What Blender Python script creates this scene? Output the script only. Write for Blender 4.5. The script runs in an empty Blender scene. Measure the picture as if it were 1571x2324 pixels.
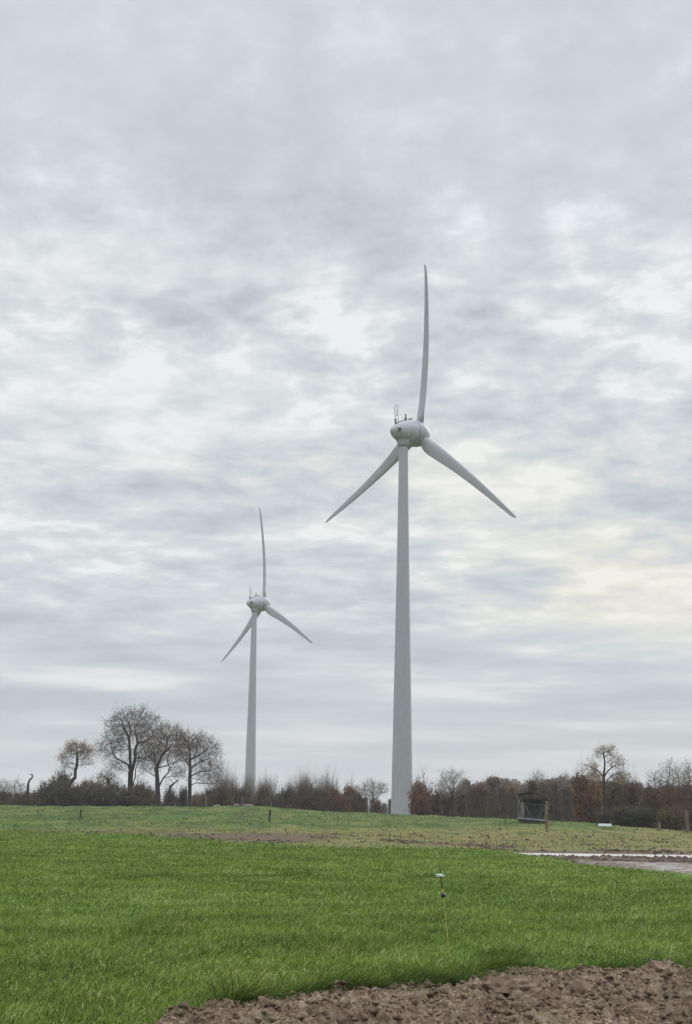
import bpy, math, random
import numpy as np
from mathutils import Vector, Matrix

C = bpy.context.scene.collection
R = math.radians
PI = math.pi

# ------------------------------------------------------------------ camera
F = 3300.0                      # focal length in units of a 1571 x 2324 picture
EYE = Vector((0, 0, 1.6))
PITCH, ROLL = R(11.74), 0.0125
ROT = Matrix.Rotation(PI/2 + PITCH, 3, 'X') @ Matrix.Rotation(ROLL, 3, 'Z')
cam_d = bpy.data.cameras.new('camera')
cam = bpy.data.objects.new('camera', cam_d)
C.objects.link(cam)
cam.location = EYE
cam.rotation_euler = ROT.to_euler()
cam_d.sensor_fit = 'VERTICAL'
cam_d.sensor_height = 24.0
cam_d.lens = 24.0 * F / 2324.0
cam_d.clip_start, cam_d.clip_end = 0.1, 12000
bpy.context.scene.camera = cam

# ------------------------------------------------------------------ exposure
vs = bpy.context.scene.view_settings
vs.view_transform = 'Standard'; vs.look = 'None'; vs.exposure = 0.0; vs.gamma = 1.0
vs.use_curve_mapping = False

# ------------------------------------------------------------------ sun
SUN_EL, SUN_AZ = R(26), R(38)      # azimuth clockwise from +Y: ahead and to the right
sd = bpy.data.lights.new('sun', 'SUN')
sd.energy = 1.5; sd.angle = R(22); sd.color = (1.0, 0.965, 0.91)
so = bpy.data.objects.new('sun', sd); C.objects.link(so)
sdir = Vector((math.sin(SUN_AZ)*math.cos(SUN_EL), math.cos(SUN_AZ)*math.cos(SUN_EL), math.sin(SUN_EL)))
so.rotation_euler = sdir.to_track_quat('Z', 'Y').to_euler()
so.location = (0, 0, 150)

# ------------------------------------------------------------------ node helpers
class NT:
    def __init__(s, tree): s.t = tree; s.n = tree.nodes; s.l = tree.links
    def new(s, typ, **kw):
        n = s.n.new(typ)
        for k, v in kw.items(): setattr(n, k, v)
        return n
    def put(s, sock, v):
        if isinstance(v, bpy.types.NodeSocket): s.l.new(v, sock)
        elif v is not None:
            if sock.type == 'RGBA' and not isinstance(v, (int, float)) and len(v) == 3: v = (*v, 1)
            sock.default_value = v
    def math(s, op, a, b=None, c=None, clamp=False):
        n = s.new('ShaderNodeMath', operation=op, use_clamp=clamp)
        s.put(n.inputs[0], a); s.put(n.inputs[1], b); s.put(n.inputs[2], c)
        return n.outputs[0]
    def mix(s, f, a, b, blend='MIX'):
        n = s.new('ShaderNodeMix', data_type='RGBA', blend_type=blend)
        s.put(n.inputs['Factor'], f); s.put(n.inputs['A'], a) if False else s.put(n.inputs[6], a); s.put(n.inputs[7], b)
        return n.outputs[2]
    def noise(s, vec, scale, detail=4, rough=0.5, dist=0.0, typ=None):
        n = s.new('ShaderNodeTexNoise')
        s.put(n.inputs['Vector'], vec); s.put(n.inputs['Scale'], scale); s.put(n.inputs['Detail'], detail)
        s.put(n.inputs['Roughness'], rough); s.put(n.inputs['Distortion'], dist)
        return n.outputs['Fac']
    def ramp(s, f, stops, interp='LINEAR'):
        n = s.new('ShaderNodeValToRGB'); cr = n.color_ramp; cr.interpolation = interp
        while len(cr.elements) < len(stops): cr.elements.new(0.5)
        for e, (p, c) in zip(cr.elements, stops):
            e.position = p; e.color = (*c, 1) if not isinstance(c, (int, float)) else (c, c, c, 1)
        s.put(n.inputs[0], f)
        return n.outputs[0]
    def smooth(s, v, a, b, lo=0.0, hi=1.0):
        n = s.new('ShaderNodeMapRange', interpolation_type='SMOOTHSTEP')
        for i, q in enumerate((v, a, b, lo, hi)): s.put(n.inputs[i], q)
        return n.outputs[0]
    def mapping(s, vec, scale=(1,1,1), loc=(0,0,0), rot=(0,0,0)):
        n = s.new('ShaderNodeMapping')
        s.put(n.inputs['Vector'], vec); n.inputs['Scale'].default_value = scale
        n.inputs['Location'].default_value = loc; n.inputs['Rotation'].default_value = rot
        return n.outputs[0]

# ------------------------------------------------------------------ world: overcast sky over a Nishita sky
wld = bpy.data.worlds.new('World'); bpy.context.scene.world = wld; wld.use_nodes = True
w = NT(wld.node_tree); w.n.clear()
sky = w.new('ShaderNodeTexSky', sky_type='NISHITA', sun_disc=False, sun_elevation=SUN_EL, sun_rotation=SUN_AZ)
tc = w.new('ShaderNodeTexCoord'); dirv = tc.outputs['Generated']
sp = w.new('ShaderNodeSeparateXYZ'); w.put(sp.inputs[0], dirv)
dx, dy, dz = sp.outputs
el = w.math('MULTIPLY', w.math('ARCSINE', dz), 180/PI)                    # elevation, degrees
az = w.math('MULTIPLY', w.math('ARCTAN2', dx, dy), 180/PI)                # azimuth, degrees right of the view
cb = w.new('ShaderNodeCombineXYZ')                                        # a flat cloud deck: bands close up towards the horizon
w.put(cb.inputs[0], w.math('MULTIPLY', az, 0.1))
w.put(cb.inputs[1], w.math('MULTIPLY', w.math('LOGARITHM', w.math('ADD', w.math('MAXIMUM', el, 0.0), 4.0), math.e), 3.4))
P = cb.outputs[0]
def nz(loc, scale, detail, rough, dist, rot=-8):
    return w.noise(w.mapping(P, (1, 1, 1), loc, (0, 0, R(rot))), scale, detail, rough, dist)
big = nz((3.1, 0.4, 0), 1.15, 2, 0.45, 0.1)
med = w.noise(w.mapping(P, (0.72, 1, 1), (7.7, 2.2, 0.3), (0, 0, R(-8))), 3.3, 5, 0.55, 0.2)
fin = w.noise(w.mapping(P, (0.65, 1, 1), (1.7, 5.2, 0.3), (0, 0, R(-12))), 9.5, 5, 0.58, 0.3)
lowb = w.noise(w.mapping(P, (0.45, 1.0, 1), (4.4, 1.3, 0), (0, 0, R(-5))), 2.2, 3, 0.5, 0.1)      # long bands low down
kl = w.smooth(el, 3.0, 9.5)
f = w.math('ADD', w.math('ADD', w.math('MULTIPLY', big, 0.34), w.math('MULTIPLY', med, 0.44)), w.math('MULTIPLY', fin, 0.22))
f = w.math('ADD', w.math('MULTIPLY', f, kl), w.math('MULTIPLY', lowb, w.math('SUBTRACT', 1.0, kl)))
c0 = w.math('SUBTRACT', f, 0.5)
# contrast of the cloud deck: soft overhead, broken at mid height, soft bands low down
con = w.math('MULTIPLY', w.smooth(el, 27.0, 19.0, 0.30, 1.0), w.smooth(el, 1.0, 9.0, 0.25, 1.0))
def blob(a0, e0, ra, re, amp):
    qa = w.math('POWER', w.math('DIVIDE', w.math('SUBTRACT', az, a0), ra), 2.0)
    qe = w.math('POWER', w.math('DIVIDE', w.math('SUBTRACT', el, e0), re), 2.0)
    return w.math('MULTIPLY', w.math('EXPONENT', w.math('MULTIPLY', w.math('ADD', qa, qe), -1.0)), amp)
# measured brightness of the cloud deck against elevation; above the view it is raised
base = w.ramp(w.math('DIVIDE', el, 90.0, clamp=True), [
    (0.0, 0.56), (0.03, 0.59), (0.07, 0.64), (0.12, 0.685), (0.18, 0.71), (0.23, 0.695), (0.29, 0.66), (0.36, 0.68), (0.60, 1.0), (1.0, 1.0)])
base = w.math('ADD', base, w.smooth(el, 36, 62, 0.0, 1.9))  # extra overhead brightness, out of view, added to light the ground
lum = w.math('ADD', base, w.math('MULTIPLY', w.math('MULTIPLY', c0, con), 1.65))
lum = w.math('ADD', lum, w.math('MULTIPLY', w.math('MULTIPLY', w.smooth(f, 0.52, 0.62), con), 0.10))
for args in [(-11, 20.9, 4.5, 1.4, 0.16), (-10, 15.5, 6, 2.4, 0.14), (-2, 21, 3, 0.6, 0.07), (-13, 12.6, 5, 1, 0.07), (-8, 19.6, 6, 0.7, -0.06), (-4, 14.2, 6, 1.2, 0.10), (5, 12.8, 6, 0.8, 0.11), (-5, 17, 3, 1.2, 0.05),
             (13, 8.6, 6, 1.5, 0.14), (10, 10.2, 7, 0.5, 0.07), (12, 7.4, 6, 0.35, 0.08), (9, 11.5, 6, 1.8, 0.06), (11, 20, 4, 1.8, -0.04), (0, 19.5, 3, 1.5, -0.05), (-5, 5.5, 9, 1.2, -0.02),
             (-9, 18.6, 5, 0.8, -0.07), (3, 17, 5, 1.2, -0.04), (11, 16.5, 4, 1.2, -0.05), (-14, 30, 7, 6, 0.03)]:
    lum = w.math('ADD', lum, blob(*args))
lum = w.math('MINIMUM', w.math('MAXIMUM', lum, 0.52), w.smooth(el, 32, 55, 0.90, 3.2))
t = w.smooth(lum, 0.46, 0.86)
tint = w.mix(t, (0.905, 1.0, 1.07), (0.975, 1.005, 1.0))
tint = w.mix(w.smooth(el, 20, 27, 0, 0.65), tint, (0.945, 0.99, 1.10))

warm = w.math('MULTIPLY', w.math('ADD', blob(12.0, 8.8, 7.0, 2.6, 1.0), blob(5, 13, 12, 1.8, 0.5)), w.smooth(lum, 0.62, 0.80), clamp=True)
tint = w.mix(warm, tint, (1.035, 1.01, 0.90))
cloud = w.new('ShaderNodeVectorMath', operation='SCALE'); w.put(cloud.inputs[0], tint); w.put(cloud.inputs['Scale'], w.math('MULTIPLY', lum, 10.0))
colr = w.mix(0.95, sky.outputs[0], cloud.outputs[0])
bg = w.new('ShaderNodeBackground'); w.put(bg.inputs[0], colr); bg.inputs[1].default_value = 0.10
wo = w.new('ShaderNodeOutputWorld'); w.l.new(bg.outputs[0], wo.inputs[0])

# ------------------------------------------------------------------ picture <-> place
def ray(X, Y):
    return ROT @ Vector(((X-785.5)/F, -(Y-1162.0)/F, -1.0))
def at(X, Y, D):
    """the point seen at picture position X, Y that stands D metres ahead"""
    d = ray(X, Y); return EYE + d * (D / d.y)
def ground_at(X, Y, z=0.0):
    d = ray(X, Y); k = (z - EYE.z) / d.z; return EYE + d * k
RI = np.array(ROT.transposed())
def project(x, y, z):
    v = np.stack([x - EYE.x, y - EYE.y, z - EYE.z], -1) @ RI.T
    return 785.5 + F * v[..., 0] / -v[..., 2], 1162.0 - F * v[..., 1] / -v[..., 2]

# ------------------------------------------------------------------ numpy noise
class Noise2:
    def __init__(s, seed):
        s.g = np.random.RandomState(seed).rand(256, 256).astype(np.float32)
    def v(s, x, y):
        xi = np.floor(x).astype(int); yi = np.floor(y).astype(int)
        fx = x - xi; fy = y - yi
        fx = fx*fx*(3-2*fx); fy = fy*fy*(3-2*fy)
        a = s.g[xi & 255, yi & 255]; b = s.g[(xi+1) & 255, yi & 255]
        c = s.g[xi & 255, (yi+1) & 255]; d = s.g[(xi+1) & 255, (yi+1) & 255]
        return (a*(1-fx)+b*fx)*(1-fy) + (c*(1-fx)+d*fx)*fy
    def fbm(s, x, y, o=4, g=0.5):
        t = 0; amp = 1; tot = 0
        for i in range(o):
            t = t + amp * s.v(x*2**i + 17.3*i, y*2**i + 5.1*i); tot += amp; amp *= g
        return t / tot
N1, N2, N3 = Noise2(1), Noise2(2), Noise2(3)
def sstep(a, b, x):
    t = np.clip((x-a)/(b-a), 0, 1); return t*t*(3-2*t)

# ------------------------------------------------------------------ terrain
CR = [(-500, 1829, 190), (0, 1829, 180), (300, 1831, 178), (520, 1831, 172), (600, 1831, 165), (650, 1836, 168), (720, 1841, 178),
      (880, 1849, 190), (1020, 1855, 180), (1175, 1860, 158), (1300, 1867, 150), (1420, 1877, 148), (1571, 1890, 150), (2100, 1910, 150)]
cX = np.array([c[0] for c in CR], float); cD = np.array([c[2] for c in CR], float)
cZ = np.array([at(c[0], c[1], c[2]).z for c in CR])
cXw = np.array([at(c[0], c[1], c[2]).x / c[2] for c in CR])
def terrain(x, y):
    x = np.asarray(x, float); y = np.asarray(y, float)
    u = x / np.maximum(y, 30.0)
    zc_ = np.interp(u, cXw, cZ); dc = np.interp(u, cXw, cD)
    z = zc_ * sstep(72.0, 1.0, 0*dc + 0) if False else zc_ * np.clip((y-74.0)/(dc-74.0), 0, 1)**1.15
    z = z - 0.8 * sstep(0, 90, y-dc) * (zc_ > 0.3)
    z = z - 3.0 * sstep(340, 520, y)
    k = sstep(80, 100, y) * (1 - 0.5*sstep(170, 260, y))
    z = z + k * 0.30 * (N1.fbm(x*0.11+40, y*0.16+9, 3) - 0.5) + k * 0.16*(N2.fbm(x*0.7+4, y*0.8+9, 2)-0.5)
    z = z + k * 0.22 * np.abs(N3.fbm(x*0.45, y*0.30+5, 3, 0.6)-0.5) + k*0.10*(N1.v(x*1.3, y*1.1)-0.5)
    z = z + 0.05 * (N2.fbm(x*0.35+8, y*0.35+3, 2) - 0.5) * (1 - k)
    return z
def tz(x, y): return float(terrain(x, y))

EDGE = [(-500, 1893), (0, 1897), (300, 1904), (600, 1918), (800, 1926), (1000, 1926), (1130, 1931), (1300, 1958), (1400, 1969), (1571, 1988), (2000, 2030)]
eP = [ground_at(a, b) for a, b in EDGE]
eU = np.array([p.x/p.y for p in eP]); eD = np.array([p.y for p in eP])
def crop_edge(x, y):      # distance of the far edge of the sown grass
    u = x / np.maximum(y, 5.0)
    return np.interp(u, eU, eD) + 2.2*(N3.fbm(x*0.35+3, 0*y+1.5, 3)-0.5)
SOIL = [(-900, 2440), (100, 2400), (340, 2330), (380, 2298), (480, 2276), (600, 2258), (700, 2246), (830, 2236), (960, 2227), (1050, 2228),
        (1085, 2206), (1180, 2194), (1330, 2200), (1450, 2196), (1571, 2193), (2300, 2185)]
sP = [ground_at(a, b, 0.13) for a, b in SOIL]
sX = np.array([p.x for p in sP]); sY = np.array([p.y for p in sP])
def soil_edge(x):
    return np.interp(x, sX, sY) + 0.6*(N3.fbm(np.asarray(x)*2.1+3, 0*np.asarray(x)+4.5, 5, 0.62)-0.5)

# ------------------------------------------------------------------ material helpers
MATS = {}
def mat(name, fn):
    m = bpy.data.materials.new(name); m.use_nodes = True
    t = NT(m.node_tree); t.n.clear()
    out = t.new('ShaderNodeOutputMaterial')
    sh = fn(t); t.l.new(sh, out.inputs[0]); MATS[name] = m; return m
def principled(t, col, rough=0.8, spec=0.3, metal=0.0, normal=None):
    b = t.new('ShaderNodeBsdfPrincipled')
    t.put(b.inputs['Base Color'], col); t.put(b.inputs['Roughness'], rough)
    t.put(b.inputs['Specular IOR Level'], spec); t.put(b.inputs['Metallic'], metal)
    if normal is not None: t.put(b.inputs['Normal'], normal)
    return b.outputs[0]
def bump(t, h, strength, dist):
    b = t.new('ShaderNodeBump'); t.put(b.inputs['Height'], h); b.inputs['Strength'].default_value = strength
    b.inputs['Distance'].default_value = dist; return b.outputs[0]
def gpos(t): return t.new('ShaderNodeNewGeometry').outputs['Position']
def opos(t): return t.new('ShaderNodeTexCoord').outputs['Object']
def attr(t, n): return t.new('ShaderNodeAttribute', attribute_name=n).outputs['Fac']

def m_simple(name, a, b, scale=2.0, rough=0.85, spec=0.2, detail=5, obj=True, bmp=0.0, stretch=(1,1,1)):
    def fn(t):
        p = t.mapping(opos(t) if obj else gpos(t), stretch)
        n = t.noise(p, scale, detail, 0.6)
        col = t.mix(t.smooth(n, 0.35, 0.65), a, b)
        return principled(t, col, rough, spec, 0, bump(t, n, 0.5, bmp) if bmp else None)
    return mat(name, fn)
m_simple('bark', (0.030, 0.026, 0.023), (0.065, 0.055, 0.048), 3.0)
m_simple('bark_green', (0.045, 0.048, 0.034), (0.085, 0.085, 0.062), 3.0)
m_simple('twigs_dark', (0.062, 0.049, 0.041), (0.118, 0.094, 0.079), 0.8)
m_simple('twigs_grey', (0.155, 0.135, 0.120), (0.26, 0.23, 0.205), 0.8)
m_simple('twigs_pale', (0.20, 0.178, 0.16), (0.32, 0.29, 0.265), 0.8)
m_simple('wood_slat', (0.075, 0.078, 0.08), (0.15, 0.155, 0.16), 6.0, stretch=(1,1,.2))
m_simple('wood_grey', (0.12, 0.115, 0.105), (0.23, 0.22, 0.205), 6.0, stretch=(1,1,.2))
m_simple('wood_brown', (0.12, 0.085, 0.055), (0.24, 0.18, 0.12), 6.0, stretch=(1,1,.2))
m_simple('wood_dark', (0.045, 0.038, 0.034), (0.085, 0.072, 0.064), 6.0, stretch=(1,1,.2))
m_simple('roof_felt', (0.014, 0.014, 0.016), (0.032, 0.031, 0.035), 4.0, rough=0.95, spec=0.03)
m_simple('paint_blue_grey', (0.22, 0.25, 0.27), (0.36, 0.39, 0.41), 5.0, rough=0.6)
m_simple('pale_sheet', (0.22, 0.27, 0.27), (0.30, 0.35, 0.345), 4.0, rough=0.45)
m_simple('boulder', (0.13, 0.13, 0.115), (0.24, 0.235, 0.21), 5.0)
m_simple('black_plastic', (0.012, 0.012, 0.013), (0.02, 0.02, 0.022), 5.0, rough=0.35, spec=0.5)
m_simple('white_plastic', (0.62, 0.72, 0.76), (0.78, 0.84, 0.86), 20.0, rough=0.4, spec=0.5)
m_simple('rusty_steel', (0.075, 0.04, 0.022), (0.13, 0.075, 0.04), 20.0, rough=0.7)
m_simple('stake_rod', (0.24, 0.17, 0.05), (0.52, 0.42, 0.13), 14.0, rough=0.6)
m_simple('dark_steel', (0.09, 0.095, 0.10), (0.14, 0.145, 0.15), 5.0, rough=0.5)
m_simple('rubber_joint', (0.09, 0.10, 0.10), (0.13, 0.14, 0.14), 5.0, rough=0.8)
m_simple('glass_dark', (0.03, 0.035, 0.04), (0.05, 0.055, 0.06), 5.0, rough=0.25, spec=0.5)
def leafmat(name, cols, transl=0.25, scale=1.1):
    def fn(t):
        oi = t.new('ShaderNodeObjectInfo')
        v = attr(t, 'var')
        n = t.noise(gpos(t), scale, 3, 0.6)
        f_ = t.math('ADD', t.math('MULTIPLY', v, 0.55), t.math('MULTIPLY', n, 0.45))
        col = t.ramp(f_, [((0.2 + 0.6*i/(min(len(cols), 4)-1)) if i < 4 else 0.97, c) for i, c in enumerate(cols)])
        hs = t.new('ShaderNodeHueSaturation'); t.put(hs.inputs['Color'], col)
        t.put(hs.inputs['Value'], t.math('ADD', 0.85, t.math('MULTIPLY', oi.outputs['Random'], 0.3)))
        a = principled(t, hs.outputs[0], 0.75, 0.15)
        b = t.new('ShaderNodeBsdfTranslucent'); t.put(b.inputs[0], hs.outputs[0])
        mx = t.new('ShaderNodeMixShader'); mx.inputs[0].default_value = transl
        t.l.new(a, mx.inputs[1]); t.l.new(b.outputs[0], mx.inputs[2]); return mx.outputs[0]
    return mat(name, fn)
leafmat('leaf_russet', [(0.14, 0.073, 0.044), (0.21, 0.11, 0.062), (0.27, 0.16, 0.090)])
leafmat('leaf_orange', [(0.16, 0.095, 0.045), (0.26, 0.155, 0.068), (0.34, 0.225, 0.115)])
leafmat('leaf_brown', [(0.11, 0.078, 0.054), (0.17, 0.118, 0.079), (0.22, 0.16, 0.11)])
leafmat('leaf_olive', [(0.095, 0.080, 0.042), (0.16, 0.130, 0.066), (0.23, 0.175, 0.085)])
leafmat('leaf_dark', [(0.058, 0.052, 0.043), (0.092, 0.083, 0.068), (0.135, 0.12, 0.098)])
leafmat('leaf_green', [(0.030, 0.042, 0.030), (0.050, 0.066, 0.044), (0.080, 0.095, 0.060)])
leafmat('straw', [(0.10, 0.07, 0.045), (0.22, 0.17, 0.11), (0.36, 0.30, 0.22)])
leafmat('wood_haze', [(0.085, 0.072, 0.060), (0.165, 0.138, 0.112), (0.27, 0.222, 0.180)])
leafmat('leaf_pink', [(0.26, 0.18, 0.13), (0.36, 0.28, 0.20), (0.42, 0.36, 0.28)])
leafmat('grass_blades', [(0.026, 0.047, 0.010), (0.094, 0.150, 0.023), (0.168, 0.236, 0.040), (0.38, 0.48, 0.16), (0.50, 0.46, 0.27)], 0.35, 0.45)
leafmat('pasture_blades', [(0.034, 0.056, 0.015), (0.060, 0.100, 0.022), (0.095, 0.138, 0.033), (0.165, 0.175, 0.065)], 0.25, 0.14)
leafmat('dock_stems', [(0.07, 0.055, 0.035), (0.11, 0.09, 0.05), (0.15, 0.12, 0.07)], 0.1, 0.14)

def ground_mat(t):
    p = gpos(t)
    n1 = t.noise(p, 0.45, 4, 0.6); n2 = t.noise(p, 3.0, 5, 0.65); n3 = t.noise(t.mapping(p, (1, 0.30, 1)), 0.42, 5, 0.7)
    crop = t.mix(n2, (0.055, 0.105, 0.020), (0.125, 0.215, 0.040))
    past = t.ramp(t.math('ADD', t.math('MULTIPLY', n3, 0.85), t.math('MULTIPLY', n2, 0.15)),
                  [(0.36, (0.030, 0.050, 0.014)), (0.46, (0.056, 0.092, 0.020)), (0.54, (0.082, 0.120, 0.028)), (0.66, (0.130, 0.140, 0.045))])
    dry = t.mix(n2, (0.095, 0.092, 0.030), (0.18, 0.162, 0.058))
    mud = t.mix(n2, (0.052, 0.040, 0.024), (0.135, 0.108, 0.066))
    past = t.mix(t.smooth(t.noise(t.mapping(p, (1, 0.25, 1)), 1.1, 4, 0.7), 0.47, 0.38, 0, 0.8), past, (0.045, 0.060, 0.022))
    col = t.mix(attr(t, 'crop'), past, crop)
    col = t.mix(t.math('MULTIPLY', attr(t, 'dry'), t.smooth(n1, 0.28, 0.52)), col, dry)
    col = t.mix(t.smooth(t.math('ADD', attr(t, 'mud'), t.math('MULTIPLY', t.math('SUBTRACT', t.math('ADD', t.math('MULTIPLY', n1, 0.6), t.math('MULTIPLY', n2, 0.4)), 0.5), 3.0)), 0.35, 0.6), col, mud)
    return principled(t, col, 0.95, 0.1, 0, bump(t, n2, 0.5, 0.06))
mat('ground', ground_mat)
def soil_mat(t):
    p = gpos(t)
    n1 = t.noise(p, 1.3, 3, 0.6); n2 = t.noise(p, 16.0, 6, 0.7); n3 = t.noise(p, 60.0, 3, 0.6)
    f_ = t.math('ADD', t.math('MULTIPLY', n2, 0.55), t.math('ADD', t.math('MULTIPLY', n1, 0.25), t.math('MULTIPLY', n3, 0.2)))
    col = t.ramp(f_, [(0.36, (0.034, 0.021, 0.015)), (0.45, (0.098, 0.066, 0.044)), (0.53, (0.172, 0.122, 0.083)), (0.62, (0.36, 0.285, 0.195))])
    col = t.mix(t.smooth(t.noise(p, 5.0, 4, 0.6), 0.50, 0.68, 0, 0.6), col, (0.24, 0.20, 0.13))
    return principled(t, col, 0.95, 0.15, 0, bump(t, n2, 0.9, 0.03))
mat('soil', soil_mat)
def mud_mat(t):
    p = gpos(t); n = t.noise(p, 2.5, 4, 0.65)
    return principled(t, t.ramp(n, [(0.35, (0.042, 0.028, 0.020)), (0.65, (0.105, 0.073, 0.052))]), 0.8, 0.3)
mat('mud', mud_mat)
def clod_mat(t):
    p = opos(t); n = t.noise(p, 9.0, 5, 0.65)
    return principled(t, t.ramp(n, [(0.3, (0.095, 0.064, 0.045)), (0.7, (0.215, 0.155, 0.110))]), 0.95, 0.15, 0, bump(t, n, 0.6, 0.02))
mat('clod', clod_mat)
def track_mat(t):
    p = gpos(t)
    n = t.noise(t.mapping(p, (0.35, 0.9, 1)), 1.3, 5, 0.65); n2 = t.noise(p, 7.0, 4, 0.6)
    wet = t.smooth(n, 0.50, 0.55)
    col = t.mix(t.smooth(n2, 0.35, 0.65), (0.065, 0.047, 0.036), (0.21, 0.17, 0.14))
    return principled(t, t.mix(wet, col, (0.13, 0.11, 0.09)), t.mix(wet, (0.9,)*3, (0.12,)*3), t.math('ADD', 0.2, t.math('MULTIPLY', wet, 0.5)), 0, bump(t, n2, t_strength, 0.03))
t_strength = 0.5
mat('track', track_mat)
def water_mat(t):
    p = gpos(t); n = t.noise(p, 3.0, 3, 0.6)
    return principled(t, (0.42, 0.40, 0.37), 0.30, 1.0, 0, bump(t, n, 0.35, 0.03))
mat('water', water_mat)
def turbine_mat(dirt, tower=False):
    def fn(t):
        p = opos(t)
        n = t.noise(p, 1.6, 6, 0.7); n2 = t.noise(t.mapping(p, (1, 1, 0.08)), 2.2, 4, 0.6)
        col = t.mix(t.smooth(n2, 0.35, 0.7, 0, 0.5), (0.400, 0.402, 0.435), (0.340, 0.343, 0.373))
        s_ = t.new('ShaderNodeSeparateXYZ'); t.put(s_.inputs[0], p)
        if tower:
            col = t.mix(t.math('MULTIPLY', t.smooth(n, 0.45, 0.65), 0.25), col, (0.28, 0.295, 0.30))
        else:
            low = t.smooth(s_.outputs[2], 1.0, -2.6) if dirt > 0 else 0.0
            if dirt > 0:
                col = t.mix(t.math('MULTIPLY', t.math('MULTIPLY', t.smooth(n, 0.42, 0.62), low), dirt), col, (0.15, 0.155, 0.14))
        return principled(t, col, 0.5, 0.35)
    return fn
mat('turbine_tower', turbine_mat(0, True)); mat('turbine_shell', turbine_mat(0.8)); mat('turbine_blade', turbine_mat(0))

# ------------------------------------------------------------------ mesh helpers
def link_mesh(name, verts, faces, m, parent=None, smooth=False, var=None):
    me = bpy.data.meshes.new(name)
    me.from_pydata([tuple(v) for v in verts], [], faces)
    me.materials.append(MATS[m]); me.update()
    if smooth: me.shade_smooth()
    o = bpy.data.objects.new(name, me); C.objects.link(o)
    if parent: o.parent = parent
    return o
def np_mesh(name, verts, quads=None, tris=None, m=None, parent=None, smooth=False, attrs=None):
    me = bpy.data.meshes.new(name)
    nv = len(verts); nq = 0 if quads is None else len(quads); nt = 0 if tris is None else len(tris)
    me.vertices.add(nv); me.vertices.foreach_set('co', np.asarray(verts, np.float32).ravel())
    nl = nq*4 + nt*3; me.loops.add(nl); me.polygons.add(nq+nt)
    li = []
    if nq: li.append(np.asarray(quads, np.int32).ravel())
    if nt: li.append(np.asarray(tris, np.int32).ravel())
    me.loops.foreach_set('vertex_index', np.concatenate(li))
    st = np.concatenate([np.arange(nq)*4, nq*4 + np.arange(nt)*3]).astype(np.int32)
    me.polygons.foreach_set('loop_start', st)
    try: me.polygons.foreach_set('loop_total', np.concatenate([np.full(nq, 4), np.full(nt, 3)]).astype(np.int32))
    except Exception: pass
    if attrs:
        for k, a in attrs.items():
            me.attributes.new(k, 'FLOAT', 'POINT').data.foreach_set('value', np.asarray(a, np.float32))
    me.update(calc_edges=True); me.validate()
    if smooth: me.shade_smooth()
    me.materials.append(MATS[m])
    o = bpy.data.objects.new(name, me); C.objects.link(o)
    if parent: o.parent = parent
    return o
class MB:
    def __init__(s): s.v = []; s.f = []
    def box(s, c, d, rot=None):
        n = len(s.v); c = Vector(c)
        for sx in (-1, 1):
            for sy in (-1, 1):
                for sz in (-1, 1):
                    p = Vector((sx*d[0]/2, sy*d[1]/2, sz*d[2]/2))
                    if rot is not None: p = rot @ p
                    s.v.append(c + p)
        for q in ((0,1,3,2), (4,6,7,5), (0,4,5,1), (2,3,7,6), (0,2,6,4), (1,5,7,3)): s.f.append([n+i for i in q])
        return s
    def bar(s, a, b, wd, th=None):
        a, b = Vector(a), Vector(b); d = b - a
        q = d.to_track_quat('Z', 'Y').to_matrix()
        return s.box((a+b)/2, (wd, th or wd, d.length), q)
    def tube(s, pts, rad, k=8, cap=True):
        pts = [Vector(p) for p in pts]; n = len(s.v)
        if isinstance(rad, (int, float)): rad = [rad]*len(pts)
        ref = Vector((0.31, 0.87, 0.38))
        for i, p in enumerate(pts):
            d = (pts[min(i+1, len(pts)-1)] - pts[max(i-1, 0)]).normalized()
            a = d.cross(ref).normalized(); b = d.cross(a)
            for j in range(k):
                an = 2*PI*j/k; s.v.append(p + (a*math.cos(an) + b*math.sin(an))*rad[i])
        for i in range(len(pts)-1):
            for j in range(k):
                s.f.append([n+i*k+j, n+i*k+(j+1) % k, n+(i+1)*k+(j+1) % k, n+(i+1)*k+j])
        if cap:
            s.f.append([n+j for j in range(k)][::-1]); s.f.append([n+(len(pts)-1)*k+j for j in range(k)])
        return s
    def lathe(s, prof, axis='Z', k=32):
        """prof: (radius, height) pairs"""
        n = len(s.v)
        for r, h in prof:
            for j in range(k):
                a = 2*PI*j/k; x, y = r*math.cos(a), r*math.sin(a)
                s.v.append(Vector((x, y, h)) if axis == 'Z' else Vector((x, h, y)))
        for i in range(len(prof)-1):
            for j in range(k):
                s.f.append([n+i*k+j, n+i*k+(j+1) % k, n+(i+1)*k+(j+1) % k, n+(i+1)*k+j])
        return s
    def build(s, name, m, parent=None, smooth=False):
        return link_mesh(name, s.v, s.f, m, parent, smooth)
def thing(name, label, cat, loc=(0,0,0), rotz=0.0, group=None):
    o = bpy.data.objects.new(name, None); C.objects.link(o)
    o.location = loc; o.rotation_euler = (0, 0, rotz); o.empty_display_size = 0.5
    o['label'] = label; o['category'] = cat
    if group: o['group'] = group
    return o
def tag(o, label, cat, group=None, kind=None):
    if label: o['label'] = label
    if cat: o['category'] = cat
    if group: o['group'] = group
    if kind: o['kind'] = kind
    return o
def copy_tree(o, parent=None):
    c = o.copy(); C.objects.link(c)
    if parent: c.parent = parent
    for ch in list(o.children): copy_tree(ch, c)
    return c

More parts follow.
